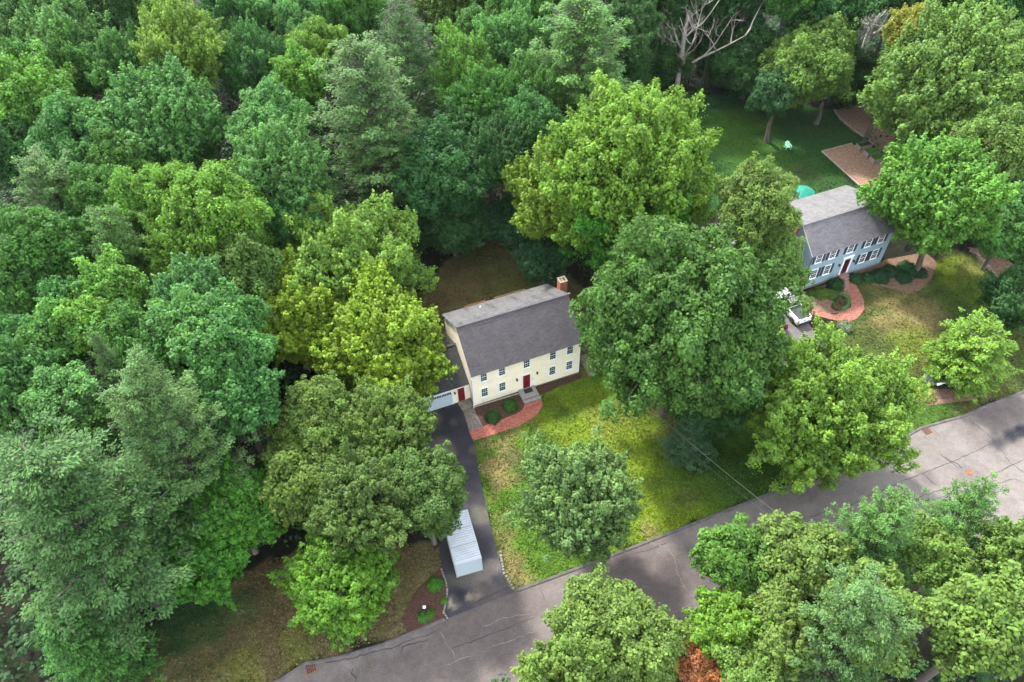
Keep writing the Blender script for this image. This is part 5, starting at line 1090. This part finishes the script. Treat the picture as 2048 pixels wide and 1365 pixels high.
# ------------------------------------------------------------------ storage container
ct = empty('storage_container', (-5.49, 31.725, 0), .2703, 'white corrugated storage container parked on the driveway', 'container')
CL, CW, CH = 5.06, 2.44, 2.44
M['cont'] = simple('container_white', (.31, .37, .41), .5, .05, .4, var=.05)
M['controof'] = simple('galvanised_roof', (.36, .39, .43), .45, .15, .5, var=.12, sc=1.2)
M['contside'] = simple('container_side', (.55, .57, .56), .6, 0, .3, var=.12)
MB().box(.02, CW - .02, 0.02, CL - .02, .10, CH - .05).obj('body', M['contside'], ct)
MB().box(.04, CW - .04, -.012, .018, .14, CH - .10).obj('end_panel', M['cont'], ct)
for x in (0, CW - .08):
    for y in (-.01, CL - .07): MB().box(x, x + .08, y, y + .08, 0, CH - .04).obj('corner_post', M['cont'], ct)
for x0, x1, y0, y1 in ((.08, CW - .08, -.015, .05), (.08, CW - .08, CL - .05, CL), (0, .07, .07, CL - .07), (CW - .07, CW, .07, CL - .07)):
    MB().box(x0, x1, y0, y1, .03, .15).obj('bottom_rail', M['timber'], ct); MB().box(x0, x1, y0, y1, CH - .10, CH + .015).obj('top_rail', M['cont'], ct)
for k in range(3):
    y0, y1 = .07 + k * 1.64, .07 + (k + 1) * 1.64 - .035; n = 7; b = MB(); prof = []
    for q in range(n):
        a = y0 + (y1 - y0) * q / n; w = (y1 - y0) / n; prof += [(a, .0), (a + w * .30, .0), (a + w * .40, .085), (a + w * .80, .085)]
    prof.append((y1, 0)); m = len(prof)
    v = [(.075, y, CH + .0 + z) for y, z in prof] + [(CW - .075, y, CH + z) for y, z in prof]
    b.add(v, [(i, m + i, m + i + 1, i + 1) for i in range(m - 1)]); b.add([(.075, y, CH + z) for y, z in prof] + [(.075, y1, CH - .03), (.075, y0, CH - .03)], [tuple(range(m + 2))])
    b.add([(CW - .075, y, CH + z) for y, z in prof] + [(CW - .075, y1, CH - .03), (CW - .075, y0, CH - .03)], [tuple(range(m + 1, -1, -1))]); b.obj('roof_panel', M['controof'], ct)
    if k: MB().box(.07, CW - .07, y0 - .034, y0 - .001, CH - .02, CH + .03).obj('roof_seam', M['timber'], ct)
for x in (.03, CW - .10):
    for z in (.32, .72, 1.25, 1.75, 2.2): MB().box(x, x + .07, -.028, -.0125, z, z + .05).obj('hinge', M['rust'], ct)
for y in (1.7, 3.3, 4.2): MB().box(CW - .001, CW + .012, y, y + .06, 2.15, 2.3).obj('latch', M['rust'], ct)

# ------------------------------------------------------------------ vehicles (local: x width, y length, rear at -y)
def wheel(par, x, y, r=.40, w=.27):
    b = MB().cyl((x, y, r), r, w, 20, 'x'); o = b.obj('wheel', M['rubber'], par, True); MB().cyl((x, y, r), r * .58, w + .02, 14, 'x').obj('rim', M['cast'], o)
tr = empty('pickup_truck', (*loc(HG, -3.1, -2.1), 0), HG[2] , 'white pickup truck with black slatted roof rack and black bed cover', 'pickup truck')
b = MB(); b.frus(-.95, .95, -2.7, 2.65, .48, -.97, .97, -2.68, 2.60, .85); b.frus(-.97, .97, -2.68, 2.60, .851, -.90, .90, -2.64, 2.45, 1.20); b.obj('body', M['carpaint'], tr)
b = MB(); b.frus(-.90, .90, -.55, 1.15, 1.201, -.74, .74, -.35, .55, 1.80); b.obj('cab', M['carpaint'], tr)
b = MB(); b.frus(-.80, .80, -.565, -.54, 1.26, -.68, .68, -.385, -.36, 1.74); b.frus(-.80, .80, 1.09, 1.165, 1.26, -.68, .68, .60, .62, 1.74)
for s in (-1, 1): b.add([(s * .905, -.40, 1.26), (s * .905, .95, 1.26), (s * .765, .52, 1.74), (s * .765, -.28, 1.74)], [(0, 1, 2, 3) if s > 0 else (3, 2, 1, 0)])
b.obj('window', M['glass'], tr)
MB().frus(-.80, .80, -2.60, -.60, 1.201, -.77, .77, -2.55, -.66, 1.27).obj('bed_cover', M['vinyl'], tr)
rk = MB(); rk.box(-.74, -.68, -.55, .95, 1.84, 1.92); rk.box(.68, .74, -.55, .95, 1.84, 1.92); ro = rk.obj('roof_rack', M['black'], tr)
for k in range(10): MB().box(-.679, .679, -.52 + k * .155, -.43 + k * .155, 1.87, 1.905).obj('slat', M['black'], ro)
for s in (-1, 1):
    MB().box(s * .86 - .07, s * .86 + .07, -2.705, -2.66, .80, 1.10).obj('tail_light', M['tail'], tr); MB().box(s * .72 - .14, s * .72 + .14, 2.55, 2.64, .78, .95).obj('headlight', M['glass'], tr)
    MB().box(s * 1.03 - .09, s * 1.03 + .09, .75, .9, 1.2, 1.36).obj('mirror', M['black'], tr)
    wheel(tr, s * .86, -1.75); wheel(tr, s * .86, 1.70)
tg = MB().box(-.76, .76, -2.715, -2.682, .62, 1.16).obj('tailgate', M['carpaint'], tr); MB().box(-.15, .15, -2.725, -2.716, .88, .98).obj('handle', M['black'], tg)
MB().box(-.93, .93, -2.85, -2.70, .42, .60).obj('bumper', M['black'], tr)
ca = empty('dark_car', (*loc(HG, -6.1, -2.5), 0), HG[2], 'dark wine red car parked left of the white truck, mostly under branches', 'car')
b = MB(); b.frus(-.88, .88, -2.25, 2.25, .30, -.90, .90, -2.22, 2.2, .68); b.frus(-.90, .90, -2.22, 2.2, .681, -.82, .82, -2.1, 2.0, .95); b.obj('body', M['winepaint'], ca)
MB().frus(-.80, .80, -1.75, 1.0, .951, -.60, .60, -1.1, .25, 1.42).obj('cabin', M['glass'], ca); MB().frus(-.60, .60, -1.08, .23, 1.421, -.55, .55, -1.0, .15, 1.46).obj('roof', M['winepaint'], ca)
for s in (-1, 1):
    MB().box(s * .68 - .18, s * .68 + .18, -2.25, -2.19, .62, .80).obj('tail_light', M['tail'], ca); wheel(ca, s * .80, -1.4, .33, .22); wheel(ca, s * .80, 1.4, .33, .22)

# ------------------------------------------------------------------ garden furniture and street things
ch = empty('garden_chair', (40.10, 95.60, 0), .12, 'pale mint green garden armchair alone on the back lawn', 'garden chair')
for k in range(5):
    x = -.24 + k * .12; h = .50 + .14 * (1 - abs(k - 2) / 2)
    MB().bar((x, .22, .32), (x * 1.15, .22 + .34 * h / .6, .34 + h), .11, .025, (0, -1, .4)).obj('back_slat', M['mint'], ch)
for k in range(5): MB().box(-.29, .29, -.32 + k * .11, -.22 + k * .11, .38 - k * .018, .405 - k * .018).obj('seat_slat', M['mint'], ch)
for s in (-1, 1):
    MB().box(s * .37 - .07, s * .37 + .07, -.38, .32, .58, .605).obj('armrest', M['mint'], ch)
    MB().box(s * .34 - .03, s * .34 + .03, -.36, -.28, 0, .579).obj('leg', M['mint'], ch); MB().bar((s * .31, -.3, .33), (s * .31, .62, .03), .03, .10).obj('leg', M['mint'], ch)
    MB().box(s * .36 - .02, s * .36 + .02, .22, .28, .2, .579).obj('back_post', M['mint'], ch)
MB().box(-.32, .32, .30, .34, .70, .76).obj('back_rail', M['mint'], ch)
for k, (x, y, lab, gr) in enumerate(((50.9, 95.3, 'wooden planter box farthest from the house with dark leaves', .0), (51.5, 93.6, 'middle wooden planter box overflowing with bright green leaves', 1), (51.9, 92.2, 'wooden planter box nearest the house with bright green leaves', 1))):
    p = empty('planter_box', (x, y, 0), .33, lab, 'planter')
    for y0 in (-.48, .45):
        for q in range(4): MB().box(-1.0, 1.0, y0, y0 + .03, .05 + q * .17, .21 + q * .17).obj('board', M['timber'], p)
    for x0 in (-1.03, 1.0):
        for q in range(4): MB().box(x0, x0 + .03, -.48, .48, .05 + q * .17, .21 + q * .17).obj('board', M['timber'], p)
    MB().box(-.99, .99, -.44, .44, .3, .60).obj('soil', M['mulch'], p)
    for x0 in (-1.06, 1.0):
        for y0 in (-.51, .45): MB().box(x0, x0 + .06, y0, y0 + .06, 0, .76).obj('corner_post', M['timber'], p)
    rng = np.random.default_rng(k); n = 900 if gr else 500; P = np.stack([rng.uniform(-.95, .95, n), rng.uniform(-.42, .42, n), .62 + rng.uniform(0, .25 if gr else .08, n)], 1)
    o = link('plants', leaf_mesh('plants', P, rng.normal(size=(n, 3)) * .5 + np.array([0, 0, 1.]), rng.uniform(.10, .2, n), rng.uniform(.3, .8, n), rng.uniform(0, .4, n), M['leaf']), p); o.color = (.05, .17, .014, 1) if gr else (.02, .06, .02, 1); o['kind'] = 'stuff'
b = MB(); a0, a1, a2_ = PLAY[0], PLAY[1], PLAY[-1]
te = empty('timber_edging', (*a0, 0), 0, 'low timber edging along two sides of the wood-chip yard', 'timber edging')
for q0, q1 in ((a0, a1), (a0, a2_)):
    q0v, q1v = Vector((q0[0] - a0[0], q0[1] - a0[1], .07)), Vector((q1[0] - a0[0], q1[1] - a0[1], .07)); n = max(2, int((q1v - q0v).length / 2.2))
    for k in range(n): MB().bar(q0v.lerp(q1v, k / n), q0v.lerp(q1v, (k + .985) / n), .16, .16).obj('timber', M['timber'], te)
# storm drains and manholes
def grate(x, y, rz, lab, mat):
    g = empty('storm_drain', (x, y, .02), rz, lab, 'storm drain')
    MB().box(-.45, .45, -.45, .45, -.01, .006).obj('frame', M['rust'], g)
    for i in range(5):
        for j in range(5): MB().box(-.40 + i * .165, -.40 + i * .165 + .13, -.40 + j * .165, -.40 + j * .165 + .13, .0065, .011).obj('hole', M['matblack'], g)
grate(*P_DRAIN[0], .36, 'square iron storm drain at the kerb on the lower left', 0)
grate(*P_DRAIN[1], .36, 'square iron storm drain at the kerb before the neighbour verge', 0)
def manhole(x, y, r, lab, ring=True):
    g = empty('manhole_cover', (x, y, .022), .4, lab, 'manhole cover')
    if ring: MB().cyl((0, 0, 0), r * 1.7, .008, 28).obj('collar', simple('dark_patch', (.075, .07, .072), .9, var=.3), g)
    MB().cyl((0, 0, .008), r, .012, 24).obj('lid', M['rust'] if ring else M['cast'], g)
    for k in range(4): MB().box(-r * .7, r * .7, -r * .6 + k * r * .4 - .015, -r * .6 + k * r * .4 + .015, .0145, .018).obj('rib', M['cast'], g)
manhole(*P_MAN[0], .28, 'small round iron cover in the pale patch of street at the lower left', False)
manhole(*P_MAN[1], .40, 'round manhole with dark collar in the street at the right', True)
manhole(*P_MAN[2], .14, 'tiny round valve cover in the street below the front lawn', False)
lp = empty('lamp_post', (-8.05, 28.25, 0), 0, 'short black garden lamp post with white top in the corner mulch bed', 'lamp post')
MB().tube([(0, 0, 0), (0, 0, 1.65)], .045, 10).obj('post', M['black'], lp); MB().frus(-.09, .09, -.09, .09, 1.66, -.13, .13, -.13, .13, 1.92).obj('lantern', M['glass'], lp); MB().frus(-.13, .13, -.13, .13, 1.921, -.04, .04, -.04, .04, 2.04).obj('lamp_cap', M['white'], lp)
mp = empty('mailbox', (46.6, 52.0, 0), .32, 'white mailbox on a white post among shrubs by the street', 'mailbox')
MB().box(-.06, .06, -.06, .06, 0, 1.45).obj('post', M['white'], mp); MB().box(-1.75, .4, -.05, .05, 1.06, 1.16).obj('arm', M['white'], mp); MB().bar((-.1, 0, .65), (-.6, 0, 1.05), .06, .06).obj('brace', M['white'], mp)
b = MB(); n = 10; b.xprism([(-.10, 1.17)] + [(-.10 * math.cos(math.pi * k / n), 1.29 + .10 * math.sin(math.pi * k / n)) for k in range(n + 1)] + [(.10, 1.17)], -2.05, -1.52); b.obj('box', M['white'], mp)
# overhead cables and poles
def cable(name, a, c, sag, r, lab):
    a, c = Vector(a), Vector(c); P = [a.lerp(c, k / 24) - Vector((0, 0, sag * 4 * (k / 24) * (1 - k / 24))) for k in range(25)]
    tag(MB().tube(P, r, 5).obj(name, M['cable'], smooth=True), lab, 'cable')
up = empty('utility_pole', (23.1, 30.9, 0), .36, 'wooden utility pole hidden in the trees on the near side of the street', 'utility pole')
MB().tube([(0, 0, 0), (0, 0, 9.2)], [.17, .11], 10).obj('pole', M['post'], up); MB().box(-1.1, 1.1, -.06, .06, 8.6, 8.72).obj('crossarm', M['post'], up)
for x in (-1.0, 0, 1.0): MB().cyl((x, 0, 8.85), .06, .22, 10).obj('insulator', M['white'], up)
hx, hy = loc(HY, 12.13, .6)
cable('service_cable', (hx, hy, 4.9), (23.1, 30.9, 8.7), .9, .014, 'pale twisted cable from the yellow house corner over the front lawn')
cable('telephone_cable', (hx, hy, 4.5), (23.1, 30.9, 7.6), 1.2, .006, 'thin wire hanging below the twisted cable over the front lawn')
hx, hy = loc(HG, L2 + .03, 3.0)
cable('neighbour_cable', (hx, hy, 5.2), (62.0, 48.0, 8.5), .8, .010, 'thin cable crossing the neighbour front lawn at the right')

# thin summer haze: one closed box of pale air round the camera and the whole scene
hz = bpy.data.materials.new('thin_air'); hz.use_nodes = True; hn = hz.node_tree; hn.nodes.clear()
pv = hn.nodes.new('ShaderNodeVolumePrincipled'); pv.inputs['Color'].default_value = (.80, .90, 1.0, 1); pv.inputs['Density'].default_value = .00003; pv.inputs['Anisotropy'].default_value = .3
ho = hn.nodes.new('ShaderNodeOutputMaterial'); hn.links.new(pv.outputs[0], ho.inputs['Volume'])
hb = MB().box(-1000, 1000, -1000, 1000, -1.5, 70).obj('haze', hz); tag(hb, 'thin pale summer haze over the whole neighbourhood', kind='stuff')
